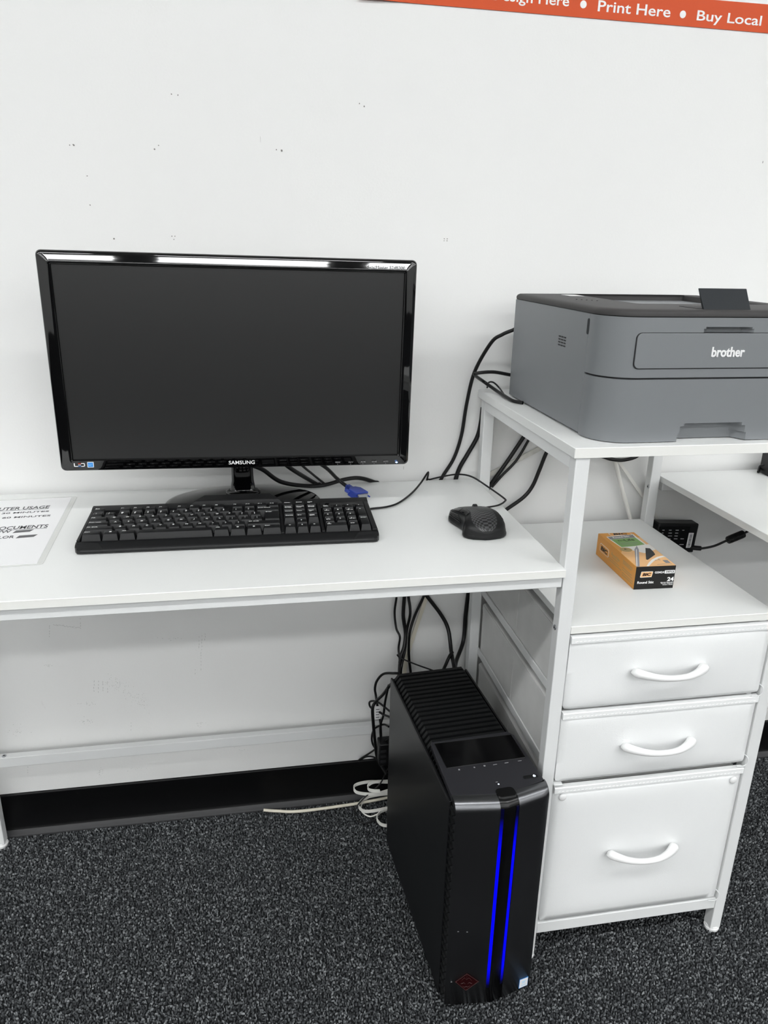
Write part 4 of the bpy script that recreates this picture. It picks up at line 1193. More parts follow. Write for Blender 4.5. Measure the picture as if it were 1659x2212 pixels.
for x in (PX0 + .05, PX1 - .05):
    for y in (PYF + .06, PYB - .05):
        make('rubber_foot', MB().disc((x, y, ZU), (0, 0, 1), .009, .004, 14), M_CABLE, pr, True)

# ---------------------------------------------------------------- carton of pens on the middle shelf
BW, BD, BH = .0705, .1565, .0415
bx = thing('pen_box', 'orange and black printed carton of pens on the middle shelf', 'box', (.1797, -.3535, ZM), (0, 0, -.035))
make('carton', MB().box(0, BW, .0004, BD, 0, BH), M_ORANGE, bx, bevel=.0006)
fl = make('end_flap', MB().box(.0003, BW - .0003, -.0006, .0010, .0003, BH - .0002), M_CARTK, bx, smooth=False)
T = BH


def topo(name, pts, m, lift, parent=bx):
    return make(name, MB().prism(pts, 'z', T - .0003, T + lift), m, parent, smooth=False)


topo('printed_panel', [(.0008, .0006), (.0697, .0006), (.0697, .1300), (.0610, .1290), (.0140, .0830), (.0008, .0600)], M_ORANGEL, .00004)
topo('printed_panel', [(.0130, .0850), (.0280, .0690), (.0420, .0560), (.0560, .0640), (.0697, .0700), (.0697, .0960), (.0400, .0880)], M_CARTW, .00008)
topo('printed_frame', [(.0078, .1380), (.0635, .1470), (.0640, .0930), (.0270, .0858), (.0125, .0842), (.0085, .1200)], M_CARTW, .00012)
topo('printed_strip', [(.0095, .1360), (.0616, .1445), (.0600, .1295), (.0094, .1240)], M_CARTGY, .00018)
topo('printed_panel', [(.0104, .1235), (.0597, .1288), (.0615, .0950), (.0400, .0895), (.0271, .0879), (.0138, .0864)], M_CARTG, .00018)
topo('printed_logo', rrect(.0180, .0615, .1425, .1555, .005, 4), M_CARTW, .00024)
topo('printed_logo', rrect(.0190, .0605, .1434, .1546, .0045, 4), M_ORANGE, .0003)
UPX, UPY = (1, 0, 0), (0, 1, 0)
lettering('BIC', frame((.0255, .1447, T + .0003), UPX, UPY), bx, M_CARTK, w=.0280, h=.0086, bold=.05, shear=.15, thick=.0001)
lettering('Round Stic', frame((.0182, .1290, T + .0002), (1, .15, 0), UPY), bx, M_CARTW, w=.034, h=.0055, bold=.02, thick=.0001)
lettering('Xtra', frame((.0200, .1135, T + .0002), (1, .1, 0), UPY), bx, M_CARTK, w=.0130, h=.0060, thick=.0001)
lettering('Life', frame((.0340, .1130, T + .0002), (1, .1, 0), UPY), bx, M_CARTK, w=.0190, h=.0100, bold=.01, thick=.0001)
for yy, w in ((.1065, .036), (.1010, .034), (.0955, .030)):
    make('fine_print', MB().box(.0180, .0180 + w, yy, yy + .0011, T, T + .0003), M_CARTGY, bx, smooth=False)
topo('printed_badge', [(.0164 + .0108 * math.cos(a * .3927), .0746 + .0098 * math.sin(a * .3927)) for a in range(16)], M_GOLD, .00024)
lettering('A', frame((.0135, .0735, T + .00025), UPX, UPY), bx, M_CARTK, w=.005, h=.006, bold=.02, thick=.0001)
topo('printed_pen', [(-.0000, .0010), (.0062, .0010), (.0395, .0730), (.0440, .0905), (.0318, .0740)], M_PENGR, .0003)
topo('printed_pen', [(.0016, .0030), (.0030, .0030), (.0360, .0735), (.0345, .0740)], M_CARTW, .00036)
topo('die_cut_window', [(.0545, .0785), (.0618, .0760), (.0605, .0600), (.0575, .0480), (.0335, .0270), (.0315, .0290)], M_CARTK, .0003)
topo('printed_swoosh', [(.0186, .0012), (.0289, .0145), (.0410, .0270), (.0560, .0375), (.0700, .0420), (.0700, .0375), (.0575, .0330), (.0435, .0230), (.0325, .0120), (.0225, .0010)], M_CARTW, .0003)
topo('printed_symbol', [(.0579, .0225), (.0668, .0227), (.0662, .0105), (.0580, .0110)], M_CARTGY, .0003)
lettering('2.4', frame((.0440, .0230, T + .0001), UPX, UPY), bx, M_CARTGY, w=.011, h=.006, thick=.0001)
make('fine_print', MB().box(.040, .066, .0060, .0068, T, T + .0003), M_CARTGY, bx, smooth=False)
# black end flap
EF = -.0006


def endt(s, x, z, w, h, m=M_LEGEND, bold=.02, shear=0.0, y=EF):
    return make('lettering', text_mesh(s, w, h, bold=bold, shear=shear, thick=.0002).xform(frame((x, y, z), (1, 0, 0), (0, 0, 1))), m, fl, smooth=False)


def endp(name, pts, m, d):
    return make(name, MB().prism(pts, 'y', EF - d, EF + .0002), m, fl, smooth=False)


endp('printed_logo', [(.0100, .0218), (.0290, .0222), (.0306, .0318), (.0290, .0325), (.0100, .0325), (.0085, .0225)], M_CARTW, .0001)
endp('printed_logo', [(.0106, .0226), (.0286, .0229), (.0299, .0314), (.0286, .0318), (.0106, .0318), (.0093, .0231)], M_ORANGEL, .0002)
endt('BIC', .0122, .0246, .0155, .0054, M_RED, .05, .2, EF - .0002)
endt('GSM24', .0338, .0284, .0168, .0036)
endp('printed_label', rrect(.0515, .0693, .0276, .0335, .0006, 2), M_LABEL, .0002)
endt('19713', .0540, .0288, .0134, .0036, M_CARTK, .02, 0, EF - .0002)
endt('24', .0580, .0134, .0115, .0074, bold=.03)
endt('Round Stic', .0052, .0105, .0290, .0046)
for z, x in ((.0106, .0470), (.0084, .0480), (.0062, .0512)):
    endt('Black Ink / Encre noire' if z > .01 else ('Ball Pens / Bolígrafos' if z > .007 else 'Medium / Medio'), x, z, .0692 - x, .0015)
# orange left side
SXV, SYV = (0, -1, 0), (0, 0, 1)
make('printed_logo', MB().prism(rrect(.1040, .1425, .0140, .0290, .004, 4), 'x', -.0003, .0003), M_CARTW, bx, smooth=False)
make('printed_logo', MB().prism(rrect(.1050, .1415, .0148, .0282, .0036, 4), 'x', -.0004, .0003), M_ORANGE, bx, smooth=False)
lettering('BIC', frame((-.0004, .1375, .0170), SXV, SYV), bx, M_CARTK, w=.0290, h=.0085, bold=.05, shear=.15, thick=.0001)
lettering('Round Stic', frame((0, .0935, .0245), SXV, SYV), bx, M_GOLD, w=.034, h=.0055, bold=.01, thick=.0002)
for (y1, y0, z) in ((.0900, .0650, .0215), (.1030, .0600, .0165), (.1000, .0500, .0125), (.0480, .0120, .0330), (.0480, .0120, .0305), (.0480, .0150, .0280), (.0470, .0120, .0200), (.0470, .0100, .0160), (.0460, .0060, .0110), (.0460, .0060, .0070)):
    make('fine_print', MB().box(-.0002, .0002, y0, y1, z, z + .0011), M_GOLD, bx, smooth=False)

# ---------------------------------------------------------------- computer tower beside the cabinet
TW, TDP, TH, TB = .158, .377, .4163, .0155
tw = thing('computer_tower', 'black computer tower with two blue light strips, standing on the carpet', 'computer', (-.166, -.5306, 0), (0, 0, .0711))
make('chassis', MB().box(.0030, TW - .0030, .014, TDP - .002, .008, TH - .018), M_FIN, tw, bevel=.001)
make('side_panel', MB().box(0, .0035, .0200, TDP, .007, TH - .0135), M_TOWER, tw, bevel=.0008)
make('panel_lip', MB().box(.0002, .0042, .0200, TDP, TH - .0150, TH - .0105), M_TOWER, tw, bevel=.0008)
make('side_panel', MB().box(TW - .0035, TW, .0200, TDP, .007, TH - .0135), M_TOWER, tw, bevel=.0008)
make('panel_lip', MB().box(TW - .0042, TW - .0002, .0200, TDP, TH - .0150, TH - .0105), M_TOWER, tw, bevel=.0008)
make('rear_panel', MB().box(.002, TW - .002, TDP - .002, TDP + .001, .008, TH - .014), M_BLACKP, tw, bevel=.0005)
# top grille: seventeen slanted fins that fold over the left edge
NF = 17
pitch = (TDP - .150) / NF
for i in range(NF):
    y = .150 + pitch * i
    prof = [(.0045, TH - .0135), (.0140, TH - .0006), (TW - .0140, TH - .0006), (TW - .0045, TH - .0135), (TW - .0045, TH - .0175), (.0045, TH - .0175)]
    a = [(x, y + .0006, z) for x, z in prof]
    b = [(x, y + pitch * .60, z) for x, z in prof]
    make('fin', MB().loft([a, b]), M_FIN, tw, smooth=False)
# little slanted louvres beside the top plate and down the front edge
for i in range(11):
    y = .030 + .0108 * i
    make('louver', MB().loft([[(.0045, y, TH - .0135), (.0130, y + .006, TH - .003), (.0130, y + .0075, TH - .003), (.0045, y + .0022, TH - .0135)], [(.0045, y, TH - .0175), (.0130, y + .006, TH - .010), (.0130, y + .0075, TH - .010), (.0045, y + .0022, TH - .0175)]]), M_FIN, tw, smooth=False)
for i in range(24):
    z = .022 + .0160 * i
    for xx in (.0006, TW - .0046):
        make('louver', MB().loft([[(xx, .0060, z), (xx, .0195, z + .0050), (xx, .0195, z + .0072), (xx, .0060, z + .0022)], [(xx + .004, .0060, z), (xx + .004, .0195, z + .0050), (xx + .004, .0195, z + .0072), (xx + .004, .0060, z + .0022)]]), M_FIN, tw, smooth=False)


def fy(x):
    """front face: shallow vee, its ridge a little right of the middle"""
    r = .082
    return -TB * (x / r) if x < r else -TB * ((TW - x) / (TW - r))


def front_half(name, x0, x1, m, out=0.0, rt=.017, zb=.005, zt=TH):
    rings = []
    n = 8
    for k in range(n + 1):
        x = x0 + (x1 - x0) * k / n
        yf = fy(x) - out
        e = min(1, (x - 0.0) / .004, (TW - x) / .004)
        pts = [(yf + .012, zb), (yf + .001, zb), (yf, zb + .001), (yf, .2)]
        for q in range(9):
            a = math.pi / 2 * q / 8
            pts.append((yf + rt - rt * math.cos(a), zt - rt + rt * math.sin(a)))
        pts += [(yf + rt + .004, zt), (yf + rt + .004, zt - .004), (yf + .012, zt - rt)]
        rings.append([(x, y + (.003 * (1 - e) if z > .01 else 0), z) for y, z in pts])
    return make(name, MB().loft(rings), m, tw, angle=45)


front_half('front_panel', .0035, .0705, M_BRUSH)
front_half('front_panel', .1020, TW, M_BRUSH)
front_half('center_strip', .0705, .1020, M_STRIP, out=-.0012, rt=.016)
make('strip_cap', MB().loft([[(x, y, TH - .001) for x, y in rrect(.0708, .1017, -.004, .0185, .007, 5)], [(x, y, TH + .0012) for x, y in rrect(.0715, .1010, -.002, .0178, .0065, 5)]]), M_STRIP, tw)
for x0, x1 in ((.0712, .0758), (.0968, .1012)):
    rings = []
    for z in (.040, .405):
        rings.append([(x0, fy(x0) + .0004, z), (x1, fy(x1) + .0002, z), (x1, fy(x1) + .004, z), (x0, fy(x0) + .004, z)])
    make('light_strip', MB().loft(rings), M_LED, tw, smooth=False)
# top plate with the sunken gloss tray, symbols and the power button
ply = [(.0105, .1500), (TW - .0060, .1500), (TW - .0010, .0150), (TW - .001, .0165), (.1020, fy(.1020) + .020), (.0705, fy(.0705) + .020), (.0035, fy(.0035) + .020)]
ply = [(.0120, .1520), (TW - .0080, .1520), (TW - .0010, .1400), (TW - .0010, .0180), (.1020, fy(.1020) + .0205), (.0705, fy(.0705) + .0205), (.0035, fy(.0035) + .0205), (.0100, .1480)]
make('top_plate', MB().prism(list(reversed(ply)), 'z', TH - .012, TH), M_TOWERP, tw, bevel=.0012)
make('gloss_tray', MB().prism([(.0165, .0825), (.1505, .0800), (.1515, .1415), (.0165, .1465)], 'z', TH - .001, TH + .0003), M_TRAY, tw, smooth=False)
make('tray_edge', MB().tube([(.0162, .0822, TH), (.0162, .1468, TH), (.1518, .1418, TH), (.1508, .0797, TH), (.0162, .0822, TH)], .0006, 5, 0), M_FIN, tw)
for x, w in ((.0344, .0026), (.0601, .0022), (.0775, .0030), (.0952, .0066), (.1151, .0066), (.1383, .0066)):
    make('port_symbol', MB().prism(rrect(x - w / 2, x + w / 2, .0730, .0730 + (.0028 if w < .004 else .0012), .0005, 3), 'z', TH, TH + .0002), M_GREYPRINT, tw, smooth=False)
pb = make('power_button', MB().prism(rrect(.1270, .1512, .0295, .0370, .0022, 4), 'z', TH, TH + .0008), M_FIN, tw, bevel=.0003)
make('power_symbol', MB().lathe([(.0013, .0007), (.0023, .0007), (.0023, .0011), (.0013, .0011), (.0013, .0007)], (.1450, .0332, TH), 14, caps=False), M_WLED, pb, smooth=False)
make('power_symbol', MB().box(.1446, .1454, .0336, .0362, TH + .0007, TH + .0011), M_WLED, pb, smooth=False)
make('activity_light', MB().disc((.0828, .0283, TH), (0, 0, 1), .0014, .0003, 10), M_WLED, tw)
make('port_symbol', MB().box(.0800, .0835, .0330, .0340, TH, TH + .0002), M_GREYPRINT, tw, smooth=False)


def on_front(pts, d, h):
    return MB().loft([[(x, fy(x) - d, z) for x, z in pts], [(x, fy(x) + .0004, z) for x, z in pts]])


emb = make('emblem', on_front([(.0378, .0356), (.0590, .0555), (.0378, .0753), (.0186, .0570)], .0005, 0), M_RED, tw, smooth=False)
for pts in ([(.0378, .0370), (.0575, .0555), (.0378, .0738), (.0200, .0570), (.0378, .0370)], [(.0300, .0600), (.0340, .0655), (.0378, .0610), (.0416, .0650), (.0460, .0590)],
            [(.0290, .0520), (.0335, .0545), (.0360, .0515)], [(.0400, .0515), (.0425, .0545), (.0470, .0515)], [(.0320, .0470), (.0350, .0440), (.0378, .0460), (.0405, .0440), (.0440, .0470)], [(.0378, .0700), (.0378, .0620)]):
    make('emblem_line', MB().tube([(x, fy(x) - .0006, z) for x, z in pts], .0004, 4, 0), M_REDL, emb)
sk = make('chip_sticker', on_front([(.1362, .0082), (.1540, .0072), (.1542, .0268), (.1366, .0285)], .0003, 0), M_STKB, tw, smooth=False)
make('sticker_print', on_front([(.1370, .0090), (.1534, .0081), (.1535, .0260), (.1373, .0276)], .0005, 0), M_LABEL, sk, smooth=False)
for z, w in ((.0205, .008), (.0175, .006), (.0125, .009)):
    make('sticker_print', on_front([(.1453 - w / 2, z), (.1453 + w / 2, z), (.1453 + w / 2, z + .0013), (.1453 - w / 2, z + .0013)], .0007, 0), M_STKL, sk, smooth=False)
for x, z in ((.0176, .1655), (.0319, .1640), (.0120, .056)):
    make('paint_chip', on_front([(x, z), (x + .0026, z), (x + .0020, z + .0010), (x + .0006, z + .0012)], .0003, 0), M_GREYPRINT, tw, smooth=False)
for x in (.02, TW - .02):
    for y in (.03, TDP - .03):
        make('rubber_foot', MB().disc((x, y, -.002), (0, 0, 1), .011, .011, 14), M_CABLE, tw)

# ---------------------------------------------------------------- laminated price notice on the desk
sg = thing('laminated_notice', 'laminated white notice with computer usage rates lying on the desk', 'sign', (-.7425, -.355, ZD), (0, 0, R(2.6)))
make('film', MB().prism(rrect(-.238, .0, 0, .3175, .006, 4), 'z', .0002, .0005), M_FILM, sg, smooth=False)
make('sheet', MB().box(-.230, -.0085, .0055, .3115, .0003, .0008), M_PAPER, sg, smooth=False)
SI = sg.matrix_basis.inverted()


def note(s, xr, y, h, w, ul=False):
    """line of print that ends at world x = xr on world line y"""
    p = SI @ Vector((xr, y, ZD))
    lettering(s, Matrix.Translation((p.x - w, p.y, .0008)), sg, M_INK, w=w, h=h, bold=.015, thick=.0002)
    if ul:
        make('underline', MB().box(p.x - w, p.x, p.y - .0032, p.y - .0020, .0008, .0010), M_INK, sg, smooth=False)


note('COMPUTER USAGE', -.7915, -.1025, .0155, .121, True)
note('Up to 30 MINUTES', -.7870, -.1240, .0095, .112)
note('Up to 60 MINUTES', -.7795, -.1475, .0100, .112)
note('DOCUMENTS', -.7715, -.2005, .0150, .083, True)
note('B/W', -.8225, -.2180, .0115, .025)
note('COLOR', -.8112, -.2425, .0115, .041)
for x0, x1, y in ((-.8185, -.7900, -.2200), (-.8075, -.7785, -.2440)):
    a, b = SI @ Vector((x0, y, 0)), SI @ Vector((x1, y + .006, 0))
    make('marker_bar', MB().prism([(a.x, a.y), (b.x - .004, a.y + .002), (b.x, a.y + .0115), (a.x + .003, a.y + .0105)], 'z', .0008, .0011), M_INKG, sg, smooth=False)

# ---------------------------------------------------------------- poster on the wall
po = thing('poster', 'white wall poster with an orange band of lettering along its foot', 'poster', (.45, 0, 1.575))


def poster_sheet(x0, x1, z0, z1, y0, th, m, name, sl=0.0):
    rows = []
    for j in range(9):
        row = []
        for i in range(41):
            x = x0 + (x1 - x0) * i / 40
            zl = z0 - sl * (x + .2426)
            z = zl + (z1 - zl) * j / 8
            curl = .006 * math.exp(-((x + .2426) / .05) ** 2 - ((z - 1.577) / .016) ** 2)
            row.append((x, y0 - curl, z))
        rows.append(row)
    mb = MB().loft(rows, caps=False, closed=False)
    n0 = len(mb.v)
    mb.add([(p[0], p[1] + th, p[2]) for p in mb.v], mb.f[:])
    W = 41
    mb.f += [(i, i + 1, i + 1 + n0, i + n0) for i in range(40)] + [(j * W, (j + 1) * W, (j + 1) * W + n0, j * W + n0) for j in range(8)]
    return make(name, mb, m, po, True, angle=80)


poster_sheet(-.2426, 1.10, 1.6176, 2.25, -.0012, .0005, M_PAPER, 'sheet', .0)
poster_sheet(-.2426, 1.10, 1.5787, 1.6178, -.0014, .0006, M_PORANGE, 'orange_band', .0060)
for s, x0, x1, z in (('Design Here', -.020, .1165, 1.5905), ('Print Here', .1690, .3035, 1.5870), ('Buy Local', .3540, .4795, 1.5842)):
    h = .0163 + (.0038 if s != 'Print Here' else 0)
    zz = z - (.0038 if s != 'Print Here' else 0)
    lettering(s, frame((x0, -.0016, zz), (1, 0, -.006), (0, 0, 1)), po, M_LEGEND, world=True, w=x1 - x0, h=h, bold=.011, thick=.0002)
for x, z in ((-.045, 1.5975), (.1424, 1.5955), (.3271, 1.5925), (.503, 1.5900)):
    make('bullet', MB().disc((x, -.0014, z), (0, -1, 0), .0058, .0004, 20), M_LEGEND, po, True)
# ---------------------------------------------------------------- cables (centre lines in metres)
PATHS = {
    'printer_power': [(0.044, -0.07, 1.068), (0.037, -0.07, 1.063), (0.019, -0.06, 1.053), (0.002, -0.05, 1.037), (-0.02, -0.03, 0.981), (-0.029, -0.02, 0.92), (-0.034, -0.012, 0.854), (-0.046, -0.008, 0.806), (-0.067, -0.006, 0.768), (-0.073, -0.006, 0.748)],
    'usb_loop': [(0.046, -0.07, 0.98), (0.033, -0.075, 0.982), (-0, -0.08, 0.988), (-0.031, -0.08, 0.986), (-0.03, -0.07, 0.98), (-0.001, -0.03, 0.962), (0.015, -0.068, 0.95), (0.016, -0.14, 0.948)],
    'usb_thin': [(0.011, -0.017, 0.948), (0.009, -0.03, 0.96), (0.015, -0.04, 0.962), (0.025, -0.047, 0.953), (0.02, -0.095, 0.947)],
    'post_cable': [(0.008, -0.006, 0.907), (0.006, -0.006, 0.875), (-0, -0.006, 0.847), (-0.017, -0.006, 0.814), (-0.032, -0.006, 0.786), (-0.039, -0.006, 0.762), (-0.041, -0.006, 0.742)],
    'shelf_a': [(0.113, -0.007, 0.873), (0.096, -0.007, 0.844), (0.066, -0.007, 0.795), (0.033, -0.007, 0.745), (0.018, -0.007, 0.716)],
    'shelf_b': [(0.128, -0.006, 0.877), (0.11, -0.006, 0.842), (0.086, -0.006, 0.797), (0.057, -0.006, 0.765), (0.038, -0.006, 0.742)],
    'shelf_c': [(0.164, -0.012, 0.835), (0.148, -0.012, 0.816), (0.135, -0.012, 0.777), (0.123, -0.012, 0.743), (0.105, -0.012, 0.719), (0.069, -0.012, 0.693), (0.053, -0.012, 0.679)],
    'white_cord': [(0.288, -0.012, 0.812), (0.298, -0.012, 0.795), (0.314, -0.012, 0.752), (0.333, -0.012, 0.705), (0.351, -0.012, 0.66), (0.356, -0.012, 0.641)],
    'white_flat': [(0.308, -0.008, 0.792), (0.314, -0.008, 0.784), (0.379, -0.008, 0.705), (0.414, -0.008, 0.661), (0.451, -0.008, 0.613)],
    'kb_cord': [(-0.252, -0.195, 0.769), (-0.24, -0.181, 0.767), (-0.211, -0.174, 0.767), (-0.185, -0.154, 0.767), (-0.15, -0.101, 0.767), (-0.121, -0.05, 0.771), (-0.104, -0.03, 0.784)],
    'kb_cord_end': [(-0.1, -0.02, 0.779), (-0.099, -0.007, 0.762), (-0.099, -0.006, 0.749)],
    'mouse_cord': [(-0.071, -0.234, 0.775), (-0.053, -0.224, 0.775), (-0.014, -0.196, 0.769), (0.009, -0.169, 0.767), (0.013, -0.151, 0.767), (0.005, -0.081, 0.767), (-0.022, -0.06, 0.782), (-0.044, -0.04, 0.782), (-0.067, -0.02, 0.773), (-0.092, -0.009, 0.764), (-0.099, -0.006, 0.759)],
    'mon_a': [(-0.444, -0.11, 0.833), (-0.423, -0.1, 0.82), (-0.392, -0.08, 0.791), (-0.345, -0.04, 0.769), (-0.307, -0.035, 0.768), (-0.269, -0.03, 0.776), (-0.238, -0.02, 0.775), (-0.207, -0.008, 0.762), (-0.197, -0.006, 0.754)],
    'mon_b': [(-0.392, -0.11, 0.839), (-0.369, -0.09, 0.815), (-0.321, -0.007, 0.762), (-0.314, -0.007, 0.757)],
    'mon_c': [(-0.364, -0.11, 0.838), (-0.344, -0.09, 0.815), (-0.305, -0.007, 0.762), (-0.298, -0.007, 0.756)],
    'vga': [(-0.333, -0.13, 0.843), (-0.311, -0.12, 0.825), (-0.29, -0.1, 0.799), (-0.272, -0.116, 0.785)],
    'ba': [(-0.157, -0.012, 0.518), (-0.156, -0.012, 0.508), (-0.159, -0.012, 0.473), (-0.156, -0.02, 0.44), (-0.15, -0.03, 0.425), (-0.152, -0.03, 0.396), (-0.152, -0.05, 0.367), (-0.162, -0.08, 0.359)],
    'bb': [(-0.14, -0.012, 0.517), (-0.139, -0.012, 0.509), (-0.141, -0.016, 0.467), (-0.136, -0.02, 0.429), (-0.14, -0.03, 0.401), (-0.149, -0.04, 0.381), (-0.153, -0.05, 0.346)],
    'bc': [(-0.131, -0.012, 0.516), (-0.13, -0.012, 0.508), (-0.127, -0.02, 0.474), (-0.133, -0.02, 0.435), (-0.138, -0.03, 0.394), (-0.149, -0.05, 0.366), (-0.15, -0.05, 0.346)],
    'bd': [(-0.096, -0.012, 0.514), (-0.097, -0.012, 0.508), (-0.115, -0.012, 0.463), (-0.127, -0.02, 0.425), (-0.127, -0.02, 0.374), (-0.122, -0.02, 0.333), (-0.12, -0.02, 0.318)],
    'be': [(-0.091, -0.007, 0.505), (-0.094, -0.007, 0.489), (-0.107, -0.007, 0.443), (-0.127, -0.007, 0.367), (-0.132, -0.007, 0.329), (-0.133, -0.007, 0.312)],
    'bf': [(-0.093, -0.012, 0.514), (-0.09, -0.012, 0.507), (-0.06, -0.02, 0.466), (-0.045, -0.03, 0.434), (-0.044, -0.06, 0.394), (-0.049, -0.1, 0.388), (-0.053, -0.12, 0.38)],
    'bg': [(0.001, -0.012, 0.514), (0, -0.012, 0.508), (-0.003, -0.012, 0.455), (-0.007, -0.02, 0.399), (-0.032, -0.06, 0.376), (-0.05, -0.11, 0.381)],
    'bh': [(-0.161, -0.06, 0.4), (-0.155, -0.06, 0.393), (-0.14, -0.07, 0.389), (-0.121, -0.09, 0.389), (-0.102, -0.11, 0.39), (-0.084, -0.13, 0.391)],
    'bi2': [(-0.075, -0.1, 0.37), (-0.062, -0.08, 0.377), (-0.051, -0.07, 0.393), (-0.042, -0.06, 0.397)],
    'li': [(-0.159, -0.07, 0.362), (-0.169, -0.07, 0.363), (-0.189, -0.06, 0.357), (-0.201, -0.05, 0.335), (-0.205, -0.05, 0.317), (-0.203, -0.05, 0.301), (-0.201, -0.06, 0.282), (-0.195, -0.06, 0.248), (-0.193, -0.06, 0.229), (-0.191, -0.06, 0.197)],
    'lj': [(-0.18, -0.11, 0.365), (-0.184, -0.1, 0.352), (-0.193, -0.08, 0.32), (-0.204, -0.06, 0.291), (-0.211, -0.06, 0.275), (-0.209, -0.06, 0.237), (-0.205, -0.06, 0.194), (-0.2, -0.06, 0.152), (-0.192, -0.07, 0.135), (-0.184, -0.1, 0.133)],
    'lk': [(-0.185, -0.1, 0.355), (-0.187, -0.1, 0.345), (-0.19, -0.09, 0.309), (-0.191, -0.08, 0.27), (-0.195, -0.07, 0.238), (-0.194, -0.07, 0.204), (-0.191, -0.07, 0.178)],
    'll': [(-0.209, -0.05, 0.265), (-0.214, -0.04, 0.268), (-0.214, -0.04, 0.278), (-0.206, -0.05, 0.286), (-0.198, -0.07, 0.293), (-0.184, -0.1, 0.294), (-0.177, -0.12, 0.297)],
    'lm': [(-0.198, -0.07, 0.271), (-0.191, -0.08, 0.271), (-0.184, -0.1, 0.279), (-0.177, -0.12, 0.285)],
    'ln': [(-0.183, -0.1, 0.254), (-0.188, -0.08, 0.246), (-0.195, -0.06, 0.23), (-0.205, -0.05, 0.215), (-0.21, -0.05, 0.196), (-0.208, -0.05, 0.178), (-0.2, -0.05, 0.161), (-0.196, -0.05, 0.151)],
    'lo': [(-0.179, -0.09, 0.216), (-0.186, -0.08, 0.203), (-0.206, -0.04, 0.151), (-0.23, -0.017, 0.115), (-0.23, -0.012, 0.109), (-0.216, -0.012, 0.116), (-0.202, -0.02, 0.12), (-0.192, -0.03, 0.12)],
    'w1': [(-0.159, -0.022, 0.05), (-0.168, -0.022, 0.049), (-0.211, -0.02, 0.053), (-0.238, -0.022, 0.051), (-0.246, -0.03, 0.049), (-0.24, -0.04, 0.044), (-0.214, -0.045, 0.04), (-0.19, -0.045, 0.04), (-0.163, -0.045, 0.046)],
    'w2': [(-0.16, -0.03, 0.057), (-0.174, -0.03, 0.058), (-0.201, -0.03, 0.059), (-0.213, -0.032, 0.053), (-0.213, -0.038, 0.047), (-0.204, -0.05, 0.052), (-0.191, -0.06, 0.058)],
    'w3': [(-0.159, -0.025, 0.018), (-0.186, -0.024, 0.018), (-0.216, -0.029, 0.018), (-0.233, -0.042, 0.018), (-0.238, -0.058, 0.018), (-0.228, -0.072, 0.018), (-0.207, -0.074, 0.018), (-0.167, -0.069, 0.018)],
    'w4': [(-0.184, -0.013, 0.01), (-0.21, -0.021, 0.01), (-0.229, -0.041, 0.01), (-0.232, -0.063, 0.01), (-0.218, -0.081, 0.01), (-0.2, -0.077, 0.01), (-0.192, -0.07, 0.01), (-0.183, -0.067, 0.01)],
    'w5': [(-0.166, -0.066, 0.012), (-0.18, -0.068, 0.012), (-0.194, -0.075, 0.012), (-0.203, -0.091, 0.012), (-0.199, -0.108, 0.012), (-0.188, -0.116, 0.012), (-0.175, -0.116, 0.012)],
    'bthin': [(-0.168, -0.037, 0.1), (-0.174, -0.038, 0.09), (-0.189, -0.041, 0.06), (-0.214, -0.044, 0.04), (-0.236, -0.052, 0.025), (-0.247, -0.06, 0.012), (-0.248, -0.084, 0.008), (-0.232, -0.097, 0.008), (-0.207, -0.093, 0.008), (-0.196, -0.087, 0.008)],
    'cream': [(-0.448, -0.024, 0.009), (-0.417, -0.032, 0.009), (-0.366, -0.04, 0.009), (-0.24, -0.035, 0.009), (-0.141, -0.023, 0.009)],
    'adapter_cord': [(0.477, -0.05, 0.604), (0.494, -0.05, 0.6), (0.532, -0.05, 0.604), (0.563, -0.05, 0.616), (0.599, -0.05, 0.63), (0.623, -0.045, 0.639), (0.661, -0.04, 0.661)],
    'rightcord': [(0.611, -0.045, 0.767), (0.623, -0.032, 0.775), (0.622, -0.046, 0.783), (0.633, -0.051, 0.783)],
    'loopu': [(0.264, -0.02, 0.805), (0.285, -0.02, 0.798), (0.311, -0.02, 0.795), (0.337, -0.02, 0.8), (0.351, -0.02, 0.81)],
}


def cable(name, label, cat, paths, group=None):
    """paths: list of (key, radius, material, part name)"""
    key, r, m, part = paths[0]
    pts = PATHS[key]
    t = thing(name, label, cat, min(pts, key=lambda q: q[2]), group=group)
    for key, r, m, part in paths:
        if isinstance(r, tuple):
            mb = MB().tube(PATHS[key], .001, 4, 8, flat=r)
        else:
            mb = MB().tube(PATHS[key], r, 8, 7)
        make(part, mb, m, t, True, angle=60)
    return t


def dropped(key, z, x=None, y=-.006):
    """carry a cable on down behind the desk"""
    p = PATHS[key][-1]
    PATHS[key] = PATHS[key] + [(p[0] if x is None else (p[0] + x) / 2, y, (p[2] + z) / 2), (p[0] if x is None else x, y, z)]


PATHS['kb_cord'] = PATHS['kb_cord'] + PATHS['kb_cord_end']
for k in ('printer_power', 'post_cable', 'mon_a', 'mon_b', 'mon_c', 'kb_cord', 'mouse_cord'):
    dropped(k, .66)
PATHS['usb_loop'] = PATHS['usb_loop'] + [(.0235, -.1560, .9470), (.0300, -.1640, .9468)]
PATHS['vga'][-1] = (-.2735, -.1080, .7862)

